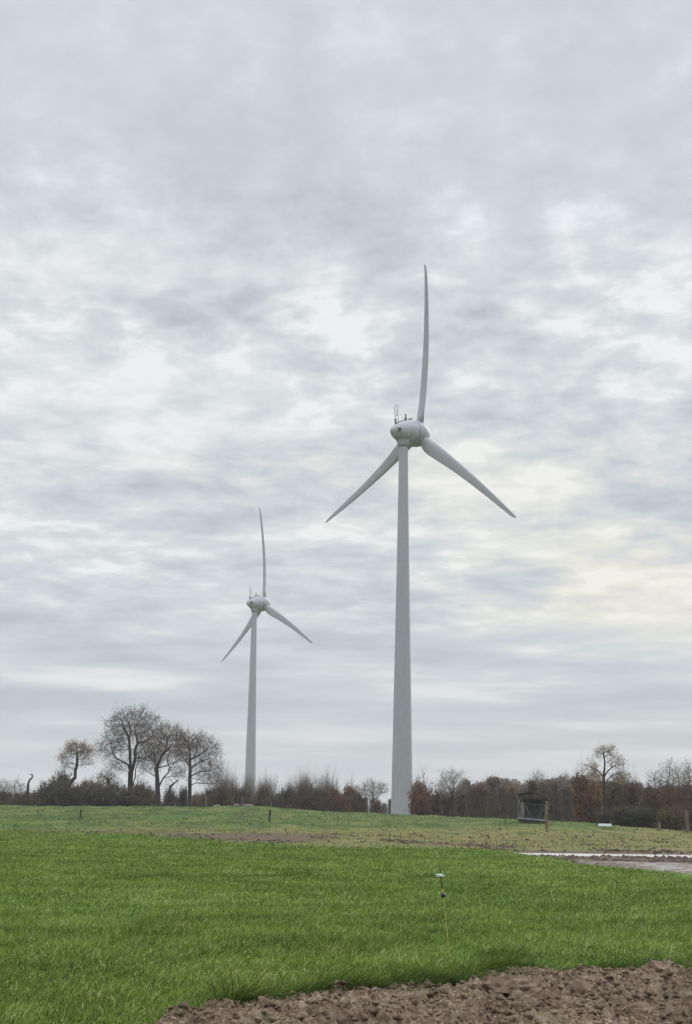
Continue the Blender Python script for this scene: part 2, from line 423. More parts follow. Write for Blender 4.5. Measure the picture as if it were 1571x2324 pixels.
# ------------------------------------------------------------------ ground sheet
def axis(segs):
    out = []
    for a, b, st in segs:
        n = max(1, int(round((b-a)/st))); out += list(np.linspace(a, b, n, endpoint=False))
    out.append(segs[-1][1]); return np.array(out)
gx = axis([(-3000, -600, 300), (-600, -120, 20), (-120, -50, 1.6), (-50, 60, 0.45), (60, 130, 1.6), (130, 600, 20), (600, 3000, 300)])
gy = axis([(-300, 4, 20), (4, 30, 1.0), (30, 105, 0.30), (105, 200, 0.6), (200, 330, 4), (330, 900, 30), (900, 6000, 300)])
GX, GY = np.meshgrid(gx, gy, indexing='ij')
GZ = terrain(GX, GY)
PX, PY = project(GX, np.maximum(GY, 3.0), GZ)
ce = crop_edge(GX, GY)
near = (GY > 3)
crop = sstep(3.0, -3.0, GY - ce + 9*(N2.fbm(GX*0.5, GY*0.25+7, 3)-0.5))
nn = N1.fbm(GX*0.25, GY*0.25, 4)-0.5
def band(v, a, b, s): return sstep(a-s, a+s, v)*(1-sstep(b-s, b+s, v))
wob = 6*(N2.fbm(GX*0.15+2, GY*0.1, 3)-0.5)
mud = band(PX + 140*nn, 270, 760, 120)*band(PY+wob+8*nn, 1892, 1913, 5)*0.95
mud = np.maximum(mud, band(PX+40*nn, 860, 1180, 30)*band(PY+wob-(PX-880)*0.055, 1905, 1911, 2.0)*0.8)
mud = np.maximum(mud, sstep(1090, 1160, PX+30*nn)*band(PY - np.clip((PX-1130)*0.012, -3, 20) + 0.5*wob, 1929, 1957, 2.0)*1.2)
mud = np.maximum(mud, sstep(1280, 1400, PX)*band(PY, 1950, 1990, 2)*1.2)
mud = np.maximum(mud, 0.55*band(PX, 60, 420, 60)*band(PY+wob, 1884, 1896, 3))
mud *= (1-crop)*near
dry = np.clip(0.0 + (0.65+0.5*sstep(400, 800, PX))*band(PY+wob, 1880, 1929, 7) + 1.6*nn, 0, 1)*(1-crop)*near*(GY < 190)
# flooded furrow
def furrow(x, y):
    px, py = project(x, np.maximum(y, 3.0), 0*x)
    c = 66.5 + 0.02*(x-10)
    return sstep(6.0, 9.5, x)*np.exp(-((y-c)/2.6)**4)
fur = furrow(GX, GY)
GZ = GZ - 0.16*fur + 0.10*(mud > 0.5)*(fur < 0.05)*(N1.fbm(GX*1.1, GY*1.1, 3)-0.45)
# under the ploughed strip the sheet dips so the soil covers it
GZ = GZ - 0.3*(GY < soil_edge(GX)-0.1)*(GY > -20)
nx, ny = len(gx), len(gy)
ii = np.arange(nx*ny).reshape(nx, ny)
quads = np.stack([ii[:-1, :-1], ii[1:, :-1], ii[1:, 1:], ii[:-1, 1:]], -1).reshape(-1, 4)
g = np_mesh('ground', np.stack([GX, GY, GZ], -1).reshape(-1, 3), quads, m='ground', smooth=True,
            attrs={'crop': crop.ravel(), 'mud': mud.ravel(), 'dry': dry.ravel()})
tag(g, None, None, kind='structure')
# water in the furrow
wv = [(5, 61.5, -0.055), (60, 62.5, -0.055), (60, 72.5, -0.055), (5, 71.5, -0.055)]
tag(link_mesh('water', wv, [(0, 1, 2, 3)], 'water'), None, None, kind='structure')
# pale wet track to the right
tp = [(1330, 1958), (1420, 1957), (1571, 1961), (2000, 1968), (2000, 2012), (1571, 1984), (1480, 1977), (1400, 1969)]
N_T = 260
top = np.array([[*ground_at(1300 + 700*i/N_T, np.interp(1300+700*i/N_T, [1300, 1330, 1420, 1571, 2000], [1959, 1957.5, 1957, 1961, 1966]))] for i in range(N_T+1)])
bot = np.array([[*ground_at(1300 + 700*i/N_T, np.interp(1300+700*i/N_T, [1300, 1330, 1400, 1480, 1571, 2000], [1959.5, 1963, 1971, 1979, 1989, 2020]))] for i in range(N_T+1)])
M_T = 40; tv = []; tq = []
for i in range(N_T+1):
    for j in range(M_T+1):
        p = top[i]*(1-j/M_T) + bot[i]*j/M_T
        x_, y_ = p[0], p[1] + 2.6*(N1.fbm(np.array(p[0]*0.8), np.array(3.3 + 2*(j > M_T/2)), 3, 0.6)-0.5)*abs(j/M_T-0.5)*2
        tv.append((x_, y_, 0.045 + 0.13*float(N2.fbm(np.array(x_*1.1), np.array(y_*0.8), 4, 0.6)) + tz(x_, y_)*0.5 - 0.20*(1-min(1, 4*min(j, M_T-j)/M_T))))
for i in range(N_T):
    for j in range(M_T):
        a = i*(M_T+1)+j; tq.append((a, a+M_T+1, a+M_T+2, a+1))
tag(link_mesh('track', tv, tq, 'track', smooth=True), None, None, kind='structure')

# ------------------------------------------------------------------ ploughed soil
rs = np.random.RandomState(5)
st = 0.016
sx_ = np.arange(-6.0, 8.5, st); sy_ = np.arange(9.6, 17.2, st)
SX, SY = np.meshgrid(sx_, sy_, indexing='ij')
SE = soil_edge(SX)
SE2 = np.interp(SX, sX, sY)
H = 0.10 + 0.09*(N1.fbm(SX*1.3, SY*1.3, 3)-0.45) + 0.10*(N2.fbm(SX*5, SY*5, 4, 0.6)-0.5)
def clods(n, rmin, rmax, hk, lo=0):
    for _ in range(n):
        r = rmin + (rmax-rmin)*rs.rand()**2.2
        cx = rs.uniform(-6, 8.5); cy = rs.uniform(9.6, 17)
        i0, i1 = int((cx-1.3*r+6)/st), int((cx+1.3*r+6)/st)+2; j0, j1 = int((cy-1.3*r-9.6)/st), int((cy+1.3*r-9.6)/st)+2
        i0 = max(i0, 0); j0 = max(j0, 0)
        if i1 <= i0 or j1 <= j0: continue
        X_ = SX[i0:i1, j0:j1]; Y_ = SY[i0:i1, j0:j1]
        if X_.size == 0: continue
        an = rs.rand()*PI; e = rs.uniform(0.6, 1.0)
        ux = ((X_-cx)*math.cos(an)+(Y_-cy)*math.sin(an))/r; uy = (-(X_-cx)*math.sin(an)+(Y_-cy)*math.cos(an))/(r*e)
        q = np.maximum(np.abs(ux), np.abs(uy))*0.45 + 0.55*np.sqrt(ux**2+uy**2)
        tl = 1 + 0.35*(ux*rs.uniform(-1, 1) + uy*rs.uniform(-1, 1))
        hh = hk*r*np.sqrt(np.clip(1-q*q, 0, 1))*tl
        msk = hh > 0
        base_ = H[i0:i1, j0:j1]
        H[i0:i1, j0:j1] = np.where(msk, base_ + hh*0.75, base_)
clods(330, 0.07, 0.22, 0.50); clods(2200, 0.035, 0.085, 0.62); clods(26000, 0.018, 0.04, 0.75)
H += 0.055*(N3.fbm(SX*17, SY*17, 3, 0.7)-0.5) + 0.05*(0.5-np.abs(N1.fbm(SX*9+3, SY*9, 3, 0.6)-0.5)*3) 
ed = sstep(0.02, 0.28, SE - SY)
H = np.where(SY < SE+0.05, H*(0.25+0.75*ed), 0) - 0.30*(1-sstep(-0.06, 0.03, SE - SY))
nsx, nsy = SX.shape
ii = np.arange(nsx*nsy).reshape(nsx, nsy)
quads = np.stack([ii[:-1, :-1], ii[1:, :-1], ii[1:, 1:], ii[:-1, 1:]], -1)
keep = (SE - SY)[:-1, :-1] > -0.12
np_soil = np_mesh('soil', np.stack([SX, SY, H], -1).reshape(-1, 3), quads[keep], m='soil', smooth=False)
tag(np_soil, None, None, kind='structure')
def soil_z(x, y):
    i = int((x+6)/st); j = int((y-9.6)/st); return float(H[min(max(i, 0), nsx-1), min(max(j, 0), nsy-1)])
# loose crumbs, stones and roots lying on it
def crumbs():
    n = 26000
    x = rs.uniform(-5.8, 8.2, n); y = rs.uniform(10, 17, n)
    k = y < soil_edge(x) + 0.45*rs.rand(n)**3; x, y = x[k], y[k]; n = len(x)
    zz = np.array([max(soil_z(a, b), -0.02) for a, b in zip(x, y)])
    s = 0.010 + 0.032*rs.rand(n)**3
    base8 = np.array([(1,0,0), (-1,0,0), (0,1,0), (0,-1,0), (0,0,1), (0,0,-1)], float)
    tr = np.array([(0,2,4), (2,1,4), (1,3,4), (3,0,4), (2,0,5), (1,2,5), (3,1,5), (0,3,5)])
    V = base8[None]*rs.uniform(0.6, 1.3, (n, 6, 1)) + rs.uniform(-.35, .35, (n, 6, 3))
    V = V*s[:, None, None]*np.array([1, 1, 0.8]) + np.stack([x, y, zz + s*0.3], -1)[:, None]
    T = tr[None] + (np.arange(n)*6)[:, None, None]
    o = np_mesh('soil_crumbs', V.reshape(-1, 3), tris=T.reshape(-1, 3), m='soil')
    tag(o, 'loose crumbs of brown earth on the ploughed strip', 'soil', kind='stuff')
crumbs()
def straw():
    n = 5000
    x = rs.uniform(-5.8, 8.2, n); y = rs.uniform(10, 17, n); k = y < soil_edge(x); x, y = x[k], y[k]; n = len(x)
    zz = np.array([max(soil_z(a, b), 0) for a, b in zip(x, y)]) + 0.012
    an = rs.rand(n)*2*PI; L = rs.uniform(0.02, 0.09, n); wv_ = rs.uniform(0.0015, 0.0045, n)
    d = np.stack([np.cos(an), np.sin(an), rs.uniform(-.2, .5, n)], -1); p = np.stack([-np.sin(an), np.cos(an), 0*an+0.3], -1)
    c = np.stack([x, y, zz], -1)
    V = np.stack([c-d*L[:,None]/2-p*wv_[:,None], c-d*L[:,None]/2+p*wv_[:,None], c+d*L[:,None]/2+p*wv_[:,None], c+d*L[:,None]/2-p*wv_[:,None]], 1)
    o = np_mesh('straw', V.reshape(-1, 3), np.arange(4*n).reshape(n, 4), m='straw', attrs={'var': np.repeat(rs.rand(n), 4)})
    tag(o, 'bits of pale root and straw scattered on the ploughed soil', 'straw', kind='stuff')
straw()

# ------------------------------------------------------------------ grass
def blades(name, x, y, z, h, wd, lean, lean_dir, var, m, label):
    n = len(x); an = rs.rand(n)*2*PI
    px, py = np.cos(an), np.sin(an)
    lx, ly = np.cos(lean_dir)*lean, np.sin(lean_dir)*lean
    def pt(k, side, wk):
        return np.stack([x + lx*h*k**1.8 + side*px*wd*wk, y + ly*h*k**1.8 + side*py*wd*wk, z + h*(k - 0.40*lean*k*k)], -1)
    V = np.stack([pt(0, -.5, 1), pt(0, .5, 1), pt(.45, -.5, .9), pt(.45, .5, .9), pt(.8, -.5, .55), pt(.8, .5, .55), pt(1, 0, 0)], 1)
    b = (np.arange(n)*7)[:, None]
    Q = np.concatenate([b+np.array([[0, 1, 3, 2]]), b+np.array([[2, 3, 5, 4]])])
    T = b + np.array([[4, 5, 6]])
    o = np_mesh(name, V.reshape(-1, 3), Q, T, m=m, attrs={'var': np.repeat(var, 7)})
    return tag(o, label, 'grass', kind='stuff')
def scatter(d0, d1, dens, margin=0.32):
    n = int(dens * margin * (d1*d1 - d0*d0))
    y = np.sqrt(rs.rand(n)*(d1*d1-d0*d0) + d0*d0); u = rs.uniform(-margin, margin, n)
    return u*y, y
gxs, gys = [], []; wds = []; hs = []
for d0, d1, dens in ((9, 16, 2100), (16, 24, 1250), (24, 40, 620), (40, 62, 290), (62, 95, 140)):
    x, y = scatter(d0, d1, dens)
    gxs.append(x); gys.append(y)
x = np.concatenate(gxs); y = np.concatenate(gys)
se = soil_edge(x)
k = (y < crop_edge(x, y) + rs.normal(0, 1.6, len(x)) + 9*(N2.fbm(x*0.5, y*0.25+7, 3)-0.5)) & (y > se - 0.02)
x, y, se = x[k], y[k], se[k]
tuft = N1.fbm(x*1.6+7, y*1.1, 4, 0.6); tuft2 = N2.fbm(x*0.22, y*0.16+3, 3)
fr = np.exp(-np.maximum(y-se, 0)/0.45)
h = (0.040 + 0.070*rs.rand(len(x)))*(0.35 + 1.3*tuft) + 0.10*np.clip((N2.fbm(x*0.8+3, y*0.5, 3)-0.66)*9, 0, 1)
for a, b, ra, rb, hh in ((955, 2088, 0.55, 0.35, 0.12), (1145, 2172, 0.3, 0.25, 0.16), (375, 1988, 1.0, 1.0, 0.10), (1240, 1905+160, .5, .8, .04), (640, 2085, .5, .3, .07)):
    c = ground_at(a, b); h = h + hh*np.exp(-((x-c.x)/ra)**2-((y-c.y)/rb)**2)
h = h + fr*(0.10 + 0.42*np.clip(N2.fbm(x*1.3, y*1.3, 2)-0.25, 0, 1))*(0.4+0.9*rs.rand(len(x)))
wd = (0.0060 + 0.0050*rs.rand(len(x)))*np.clip(y/21, 1, 5.0)
long_ = rs.rand(len(x)) < 0.03; h = np.where(long_, h*1.7, h)
ld = R(-30) + rs.normal(0, 1.5, len(x)) + 2.5*(N3.fbm(x*1.3, y*1.1, 2)-0.5); ln = 0.3 + 1.25*rs.rand(len(x))
var = np.clip(0.47 + 0.30*rs.randn(len(x)) + 0.25*(tuft2-0.5) + 0.5*(tuft-0.5) - 0.16*fr - 0.5*np.clip(h-0.17, 0, 0.25), 0, 1.15)  # blades darken towards the soil edge, shade put into their colour
var = np.where(rs.rand(len(x)) < 0.008, 1.8, var)
# the unmown fringe that hangs over the ploughed edge
nf = 26000; xf = rs.uniform(-6, 8.5, nf); yf = soil_edge(xf) - 0.03 + np.abs(rs.normal(0, 0.22, nf)) - 0.35*(rs.rand(nf) < 0.06)*rs.rand(nf)
cl = np.clip(N2.fbm(xf*1.4+5, yf*0.3, 3)*2.6-0.75, 0.12, 1.2)
kf = rs.rand(nf) < 0.25+cl
xf, yf, cl = xf[kf], yf[kf], cl[kf]; nf = len(xf)
x = np.concatenate([x, xf]); y = np.concatenate([y, yf]); h = np.concatenate([h, (0.14+0.26*rs.rand(nf))*(0.4+0.8*cl)])
wd = np.concatenate([wd, 0.006+0.004*rs.rand(nf)]); ln = np.concatenate([ln, 0.6+1.1*rs.rand(nf)]); ld = np.concatenate([ld, R(-60)+rs.normal(0, 0.9, nf)])
var = np.concatenate([var, np.clip(0.20+0.22*rs.randn(nf), 0, 1)])  # low tones: the shade in the thick fringe is put into blade colour
blades('grass', x, y, terrain(x, y) - 0.01, h, wd, ln, ld, var, 'grass_blades', 'lush green sown grass covering the near field')
print('grass blades', len(x))
# rough pasture beyond
x, y = scatter(55, 200, 7.5, 0.31)
k = (y > crop_edge(x, y) - 3 - 9*(N2.fbm(x*0.5, y*0.25+7, 3)-0.5))
x, y = x[k], y[k]
zt = terrain(x, y); px_, py_ = project(x, y, zt)
tf = N1.fbm(x*0.5+3, y*0.7, 3)
inmud = (band(px_, 350, 700, 40)*band(py_, 1895, 1911, 3) > 0.4) | ((px_ > 1120) & (py_ > 1927) & (py_ < 1990)) | (furrow(x, y) > 0.2)
k = (~inmud | (rs.rand(len(x)) < 0.06)) & (rs.rand(len(x)) < np.clip((tf-0.30)*5, 0.15, 1)); x, y, zt, tf, py_ = x[k], y[k], zt[k], tf[k], py_[k]
h = (0.05 + 0.09*rs.rand(len(x)))*(0.4+1.1*np.clip((tf-0.35)*3, 0, 1.2)); wd = 0.03 + 0.04*rs.rand(len(x))
var = np.clip(0.38 + 0.2*rs.randn(len(x)) + 0.35*band(py_, 1880, 1925, 10)*1.0 - 0.8*(tf-0.5), 0, 1)
blades('pasture_grass', x, y, zt-0.01, h, wd, 0.6+0.8*rs.rand(len(x)), rs.rand(len(x))*2*PI, var, 'pasture_blades', 'rough tufted pasture grass on the rise behind the sown field')
print('pasture', len(x))
# lumps of churned earth in the muddy places
def mud_lumps():
    x, y = scatter(50, 110, 9.0, 0.30)
    z = terrain(x, y); px, py = project(x, y, z); nzz = N1.fbm(x*0.35, y*0.15, 3)
    d = band(px + 60*(nzz-.5), 340, 700, 50)*band(py, 1894, 1912, 3)*0.35*(nzz > 0.5)
    d = np.maximum(d, band(px, 860, 1180, 30)*band(py-(px-880)*0.055, 1904, 1911, 2.0)*0.55*(nzz > 0.42))
    d = np.maximum(d, 0.9*(furrow(x, y) < 0.05)*(px > 1110)*band(py - np.clip((px-1130)*0.012, -3, 20), 1940, 1957, 1.5))
    d = np.maximum(d, 0.5*(px > 1110)*band(py - np.clip((px-1130)*0.012, -3, 20), 1925, 1931, 1.5)*(nzz > 0.4))
    d = np.maximum(d, 0.10*(px > 1290)*band(py, 1950, 1990, 2))
    d = np.maximum(d, 0.04*band(py, 1890, 1925, 5)*(px > 60)); d = d*(y > crop_edge(x, y)-0.5)
    k = rs.rand(len(x)) < d; x, y, z = x[k], y[k], z[k]; n = len(x)
    s = (0.03 + 0.09*rs.rand(n)**2.2)
    base8 = np.array([(1,0,0), (-1,0,0), (0,1,0), (0,-1,0), (0,0,1), (0,0,-1)], float)
    tr = np.array([(0,2,4), (2,1,4), (1,3,4), (3,0,4), (2,0,5), (1,2,5), (3,1,5), (0,3,5)])
    V = base8[None]*rs.uniform(0.6, 1.4, (n, 6, 1)) + rs.uniform(-.35, .35, (n, 6, 3))
    V = V*s[:, None, None]*np.array([1.5, 1.2, 0.75]) + np.stack([x, y, z + s*0.15], -1)[:, None]
    T = tr[None] + (np.arange(n)*6)[:, None, None]
    o = np_mesh('mud_lumps', V.reshape(-1, 3), tris=T.reshape(-1, 3), m='mud')
    tag(o, 'churned lumps of dark mud along the wet track and bare patches', 'mud', kind='stuff')
mud_lumps()
# thin dead dock stems
x, y = scatter(62, 150, 0.012, 0.28); k = (y > crop_edge(x, y)) & (furrow(x, y) < 0.1); x, y = x[k], y[k]
n_ = len(x)
xx = np.repeat(x, 6) + rs.normal(0, .07, n_*6); yy = np.repeat(y, 6) + rs.normal(0, .07, n_*6)
o = blades('dock_stems', xx, yy, terrain(xx, yy), np.repeat(rs.uniform(.25, .7, n_), 6)*rs.uniform(.5, 1, 6*n_), 0*xx+0.022, 0*xx+0.2, rs.rand(6*n_)*6.28, rs.rand(6*n_), 'dock_stems', 'thin dead weed stems standing in the rough pasture')
o['category'] = 'weeds'

# ------------------------------------------------------------------ wind turbines
def interp(x, pts):
    return float(np.interp(x, [p[0] for p in pts], [p[1] for p in pts]))
HUB_H, OVER, BL, TILT = 81.0, 4.1, 37.5, R(3.2)
def blade_mesh():
    mb = MB(); K = 16; rr = [1.2, 2.0, 2.5, 3.2, 4.2, 5.5, 7, 9, 11, 13.5, 16, 19, 22, 25, 28, 30.5, 32.5, 34, 34.8, 35.3, 35.7, 35.95]
    for r in rr:
        c = interp(r, [(1.2, 1.7), (2.4, 1.9), (3.4, 2.9), (5, 3.15), (8, 2.95), (12, 2.5), (18, 2.05), (24, 1.65), (30, 1.2), (34, 0.85), (35.3, 0.6), (36, 0.18)])
        th = interp(r, [(1.2, 1.7), (2.4, 1.75), (4, 1.5), (7, 0.95), (12, 0.6), (20, 0.4), (30, 0.2), (36, 0.06)])
        be = R(interp(r, [(1.2, 22), (4, 20), (8, 13), (14, 7), (20, 4), (36, -1)]))
        round_ = interp(r, [(1.2, 1), (2.4, 1), (5, 0)])
        le = interp(r, [(1.2, 0.85), (3, 0.85), (6, 0.95), (14, 0.8), (24, 0.6), (36, 0.3)])     # distance of the leading edge from the axis
        off = 1.0*math.sin(PI*(r/36)*0.95) - 0.5*(r/36) - (0.10*max(0, (r-34.6)/1.4)**1.5)
        for j in range(K):
            a = 2*PI*j/K; cx = (1-math.cos(a))/2
            ty = (0.5*math.sin(a))*th if round_ > 0.99 else math.sin(a)*0.5*th*(round_ + (1-round_)*(1.15-0.95*cx))
            px = -le + c*cx; py = ty
            x_ = px*math.cos(be) - py*math.sin(be)*(-1)
            y_ = -px*math.sin(be) + py*math.cos(be)
            mb.v.append(Vector((x_, y_+off, r)))
    for i in range(len(rr)-1):
        for j in range(K):
            mb.f.append([i*K+j, i*K+(j+1) % K, (i+1)*K+(j+1) % K, (i+1)*K+j])
    mb.f.append([(len(rr)-1)*K+j for j in range(K)])
    for v in mb.v: v.z = 1.2 + (v.z-1.2)*(BL-1.2)/(36.0-1.2)
    return mb
def turbine(label, loc, rotz, th0):
    t = thing('wind_turbine', label, 'wind turbine', loc, rotz, 'pair of white wind turbines')
    H_ = HUB_H
    prof = [(2.45, -1.5)] + [(0.97 + (2.27-0.97)*(1-k_/14)**1.12, (H_-3.3)*k_/14) for k_ in range(15)]
    MB().lathe(prof, k=48).build('tower', 'turbine_tower', t, True)
    MB().lathe([(0.99, H_-3.34), (1.02, H_-3.30), (1.02, H_-3.16), (0.99, H_-3.12)], k=40).build('joint_ring', 'rubber_joint', t, True)
    MB().lathe([(1.0, H_-3.14), (1.25, H_-2.95), (1.32, H_-2.5), (1.6, H_-1.8)], k=40).build('yaw_collar', 'turbine_shell', t, True)
    def sh(name, prof, m):
        o = MB().lathe(prof, 'Y', 48).build(name, m, t, True); o.location = (0, 0, H_); o.rotation_euler = (TILT, 0, 0); o.scale = (1.03, 1.0, 1.04); return o
    nac = sh('nacelle', [(0.01, -3.42), (0.35, -3.36), (0.72, -3.15), (1.10, -2.75), (1.48, -2.2), (1.82, -1.5), (2.15, -0.7), (2.42, 0.1), (2.62, 0.9), (2.74, 1.7), (2.78, 2.3), (2.70, 2.31)], 'turbine_shell')
    sh('seam', [(2.70, 2.30), (2.72, 2.44), (2.68, 2.45)], 'glass_dark')
    sp_ = sh('spinner', [(2.70, 2.43), (2.77, 2.45), (2.76, 3.2), (2.66, 4.0), (2.44, 4.8), (2.05, 5.5), (1.5, 6.1), (0.8, 6.5), (0.01, 6.65)], 'turbine_shell')
    for k_ in range(3):
        th = th0 + k_*2*PI/3
        bm_ = blade_meshes.setdefault('b', None)
        if bm_ is None:
            o = blade_mesh().build('blade', 'turbine_blade', t, True); blade_meshes['b'] = o.data
        else:
            o = bpy.data.objects.new('blade', bm_); C.objects.link(o); o.parent = t
        o.matrix_basis = Matrix.Translation((0, OVER*math.cos(TILT), H_+OVER*math.sin(TILT))) @ Matrix.Rotation(TILT, 4, 'X') @ Matrix.Rotation(th, 4, 'Y')
        c_ = MB().lathe([(1.02, 1.9), (1.06, 2.35), (1.02, 2.75), (0.9, 2.76)], k=32).build('root_collar', 'turbine_shell', o, True)
    # things bolted to the top of the nacelle
    v = nac
    MB().tube([(-0.55, -1.75, 1.55), (-0.55, -1.75, 5.05), (-0.45, -1.75, 5.4), (-0.2, -1.75, 5.58), (0.1, -1.75, 5.58), (0.35, -1.75, 5.4), (0.45, -1.75, 5.05), (0.45, -1.75, 1.55)], 0.055, 6)\
        .tube([(-0.55, -1.75, 3.3), (0.45, -1.75, 3.35)], 0.05, 6).tube([(-0.05, -1.75, 3.3), (-0.05, -1.75, 4.7)], 0.05, 6)\
        .tube([(0.45, -1.75, 4.3), (0.2, 0.3, 2.5)], 0.03, 5).build('lightning_hoop', 'dark_steel', v)
    MB().tube([(0, -2.1, 1.3), (0, -2.1, 2.5)], 0.2, 10).tube([(0, -2.1, 2.5), (0, -2.1, 2.62)], 0.27, 10).build('wind_sensor', 'dark_steel', v)
    MB().tube([(0, 0.75, 2.4), (0, 0.75, 3.2)], 0.27, 10).tube([(0, 0.75, 3.2), (0, 0.75, 3.75)], 0.15, 10).tube([(0, 0.75, 3.75), (0, 0.75, 3.87)], 0.24, 10).build('beacon', 'dark_steel', v)
    MB().tube([(0.25, -2.0, 1.72), (0.3, -1.0, 2.2), (0.3, 0.3, 2.58)], 0.07, 6).tube([(-0.25, -2.0, 1.72), (-0.3, -1.0, 2.2), (-0.3, 0.3, 2.58)], 0.07, 6).build('roof_rail', 'dark_steel', v)
    MB().box((0.1, 1.9, 2.92), (0.9, 0.5, 0.45)).build('vent_box', 'turbine_shell', v)
    # small window on the side of the tail, set against the shell
    d = Vector((0.99, 0, 0.03)).normalized(); n_dir = Vector((0.87, -0.49, 0.03)).normalized()
    yw, rw = -2.3, 1.40
    q = n_dir.to_track_quat('Z', 'Y').to_matrix()
    c0_ = Vector((d.x*rw, yw, d.z*rw))
    wf = MB().box(c0_, (0.95, 0.95, 0.16), q).build('window', 'turbine_shell', v)
    MB().box(c0_ + n_dir*0.085, (0.80, 0.80, 0.02), q).build('pane', 'glass_dark', wf)
    return t
blade_meshes = {}
pn = at(912.5, 1849, 303.0)
turbine('tall nearer white wind turbine, the right one of the two, rising from the grass', (pn.x, 303.0, 82.25-HUB_H), R(-53.7), 0.14)
pf = at(566.5, 1830, 545.0)
turbine('smaller far white wind turbine behind the hedge, left of the tall one', (pf.x, 545.0, 79.1-HUB_H), R(-55.0), -0.025)

# ------------------------------------------------------------------ trees
def tubes_from_edges(P0, P1, R0, R1, k):
    d = P1-P0; L = np.linalg.norm(d, axis=1, keepdims=True)+1e-9; d = d/L
    ref = np.where(np.abs(d[:, 2:3]) > 0.8, np.array([[1.0, 0, 0]]), np.array([[0, 0, 1.0]]))
    a = np.cross(d, ref); a /= np.linalg.norm(a, axis=1, keepdims=True)+1e-9; b = np.cross(d, a)
    an = 2*PI*np.arange(k)/k
    ring = a[:, None]*np.cos(an)[None, :, None] + b[:, None]*np.sin(an)[None, :, None]
    V = np.concatenate([P0[:, None]+ring*R0[:, None, None], P1[:, None]+ring*R1[:, None, None]], 1)
    n = len(P0); base = (np.arange(n)*2*k)[:, None]
    j = np.arange(k); q = np.stack([j, (j+1) % k, k+(j+1) % k, k+j], -1)
    Q = (base[:, :, None] + q[None]).reshape(-1, 4)
    return V.reshape(-1, 3), Q
def quads_at(c, size, rng, flat=0.0):
    """small leaf-sized faces of random tilt"""
    n = len(c); a = rng.randn(n, 3); a /= np.linalg.norm(a, axis=1, keepdims=True); b = np.cross(a, rng.randn(n, 3)); b /= np.linalg.norm(b, axis=1, keepdims=True)+1e-9
    s = size[:, None]
    V = np.stack([c-a*s*.5, c+b*s*.32, c+a*s*.5, c-b*s*.32], 1).reshape(-1, 3)
    return V, np.arange(4*n).reshape(n, 4)
def ribbons(P0, P1, w0, rng):
    d = P1-P0; s = np.cross(d, rng.randn(*d.shape)); s /= np.linalg.norm(s, axis=1, keepdims=True)+1e-9
    w_ = w0[:, None]
    V = np.stack([P0-s*w_*.5, P0+s*w_*.5, P1+s*w_*.15, P1-s*w_*.15], 1).reshape(-1, 3)
    return V, np.arange(4*len(P0)).reshape(-1, 4)
def merge(parts):
    V = []; Q = []; o = 0; A = []
    for v, q, a in parts:
        V.append(v); Q.append(q+o); o += len(v); A.append(np.full(len(v), a) if np.isscalar(a) else a)
    return np.concatenate(V), np.concatenate(Q), np.concatenate(A)
def colonize(rng, trunk, ell, n_attr, step, infl, kill, iters=90, shell=0.0):
    pts = [np.array(p, float) for p in trunk[0]]; par = [-1] + list(range(len(pts)-1))
    for br in trunk[1:]:
        at_i, chain = br
        prev = at_i
        for p in chain: pts.append(np.array(p, float)); par.append(prev); prev = len(pts)-1
    A = []
    vols = np.array([e[3]*e[4]*e[5] for e in ell]); vols = vols/vols.sum()
    for e, vfrac in zip(ell, vols):
        n = int(n_attr*vfrac)+3
        d = rng.randn(n, 3); d /= np.linalg.norm(d, axis=1, keepdims=True)
        r = rng.rand(n, 1)**(0.42 if shell == 0 else shell)
        an_ = np.arctan2(d[:, 2], d[:, 0])[:, None]; r = r*(0.68 + 0.75*N2.fbm(an_*2.8+n, d[:, 1:2]*1.9+n, 2, 0.7)) 
        A.append(np.array(e[:3]) + d*r*np.array(e[3:6]))
    A = np.concatenate(A); alive = np.ones(len(A), bool)
    near_i = np.zeros(len(A), int); near_d = np.full(len(A), 1e9)
    start = 0
    for it in range(iters):
        new = np.array(pts[start:])
        if len(new):
            D_ = np.linalg.norm(A[:, None]-new[None], axis=2)
            m_ = D_.argmin(1); dm = D_[np.arange(len(A)), m_]
            up = dm < near_d; near_d[up] = dm[up]; near_i[up] = m_[up]+start
        start = len(pts)
        alive &= near_d > kill
        act = alive & (near_d < infl)
        if not act.any():
            if not alive.any(): break
            act = alive & (near_d < near_d[alive].min()*1.3)
        P_ = np.array(pts)
        dirs = {}
        for i in np.nonzero(act)[0]:
            j = near_i[i]; v = (A[i]-P_[j])/near_d[i]
            dirs.setdefault(j, []).append(v)
        added = 0
        for j, vs_ in dirs.items():
            v = np.sum(vs_, 0); L = np.linalg.norm(v)
            if L < 1e-3: continue
            v = v/L + rng.randn(3)*0.24; v /= np.linalg.norm(v)
            np_ = P_[j] + v*step
            pts.append(np_); par.append(j); added += 1
        if added == 0: break
    return np.array(pts), np.array(par)
def radii(pts, par, r0, tip, ex=2.2):
    n = len(pts); cnt = np.zeros(n); ch = np.zeros(n, int)
    for i in range(n-1, 0, -1): ch[par[i]] += 1
    acc = np.where(ch == 0, 1.0, 0.0)
    order = range(n-1, 0, -1)
    # children always come after parents
    for i in order: acc[par[i]] += acc[i]
    r = tip*acc**(1/ex)
    k = math.log(max(r0/tip, 1.01))/math.log(max(acc[0], 2)); r = tip*acc**k
    return r, ch
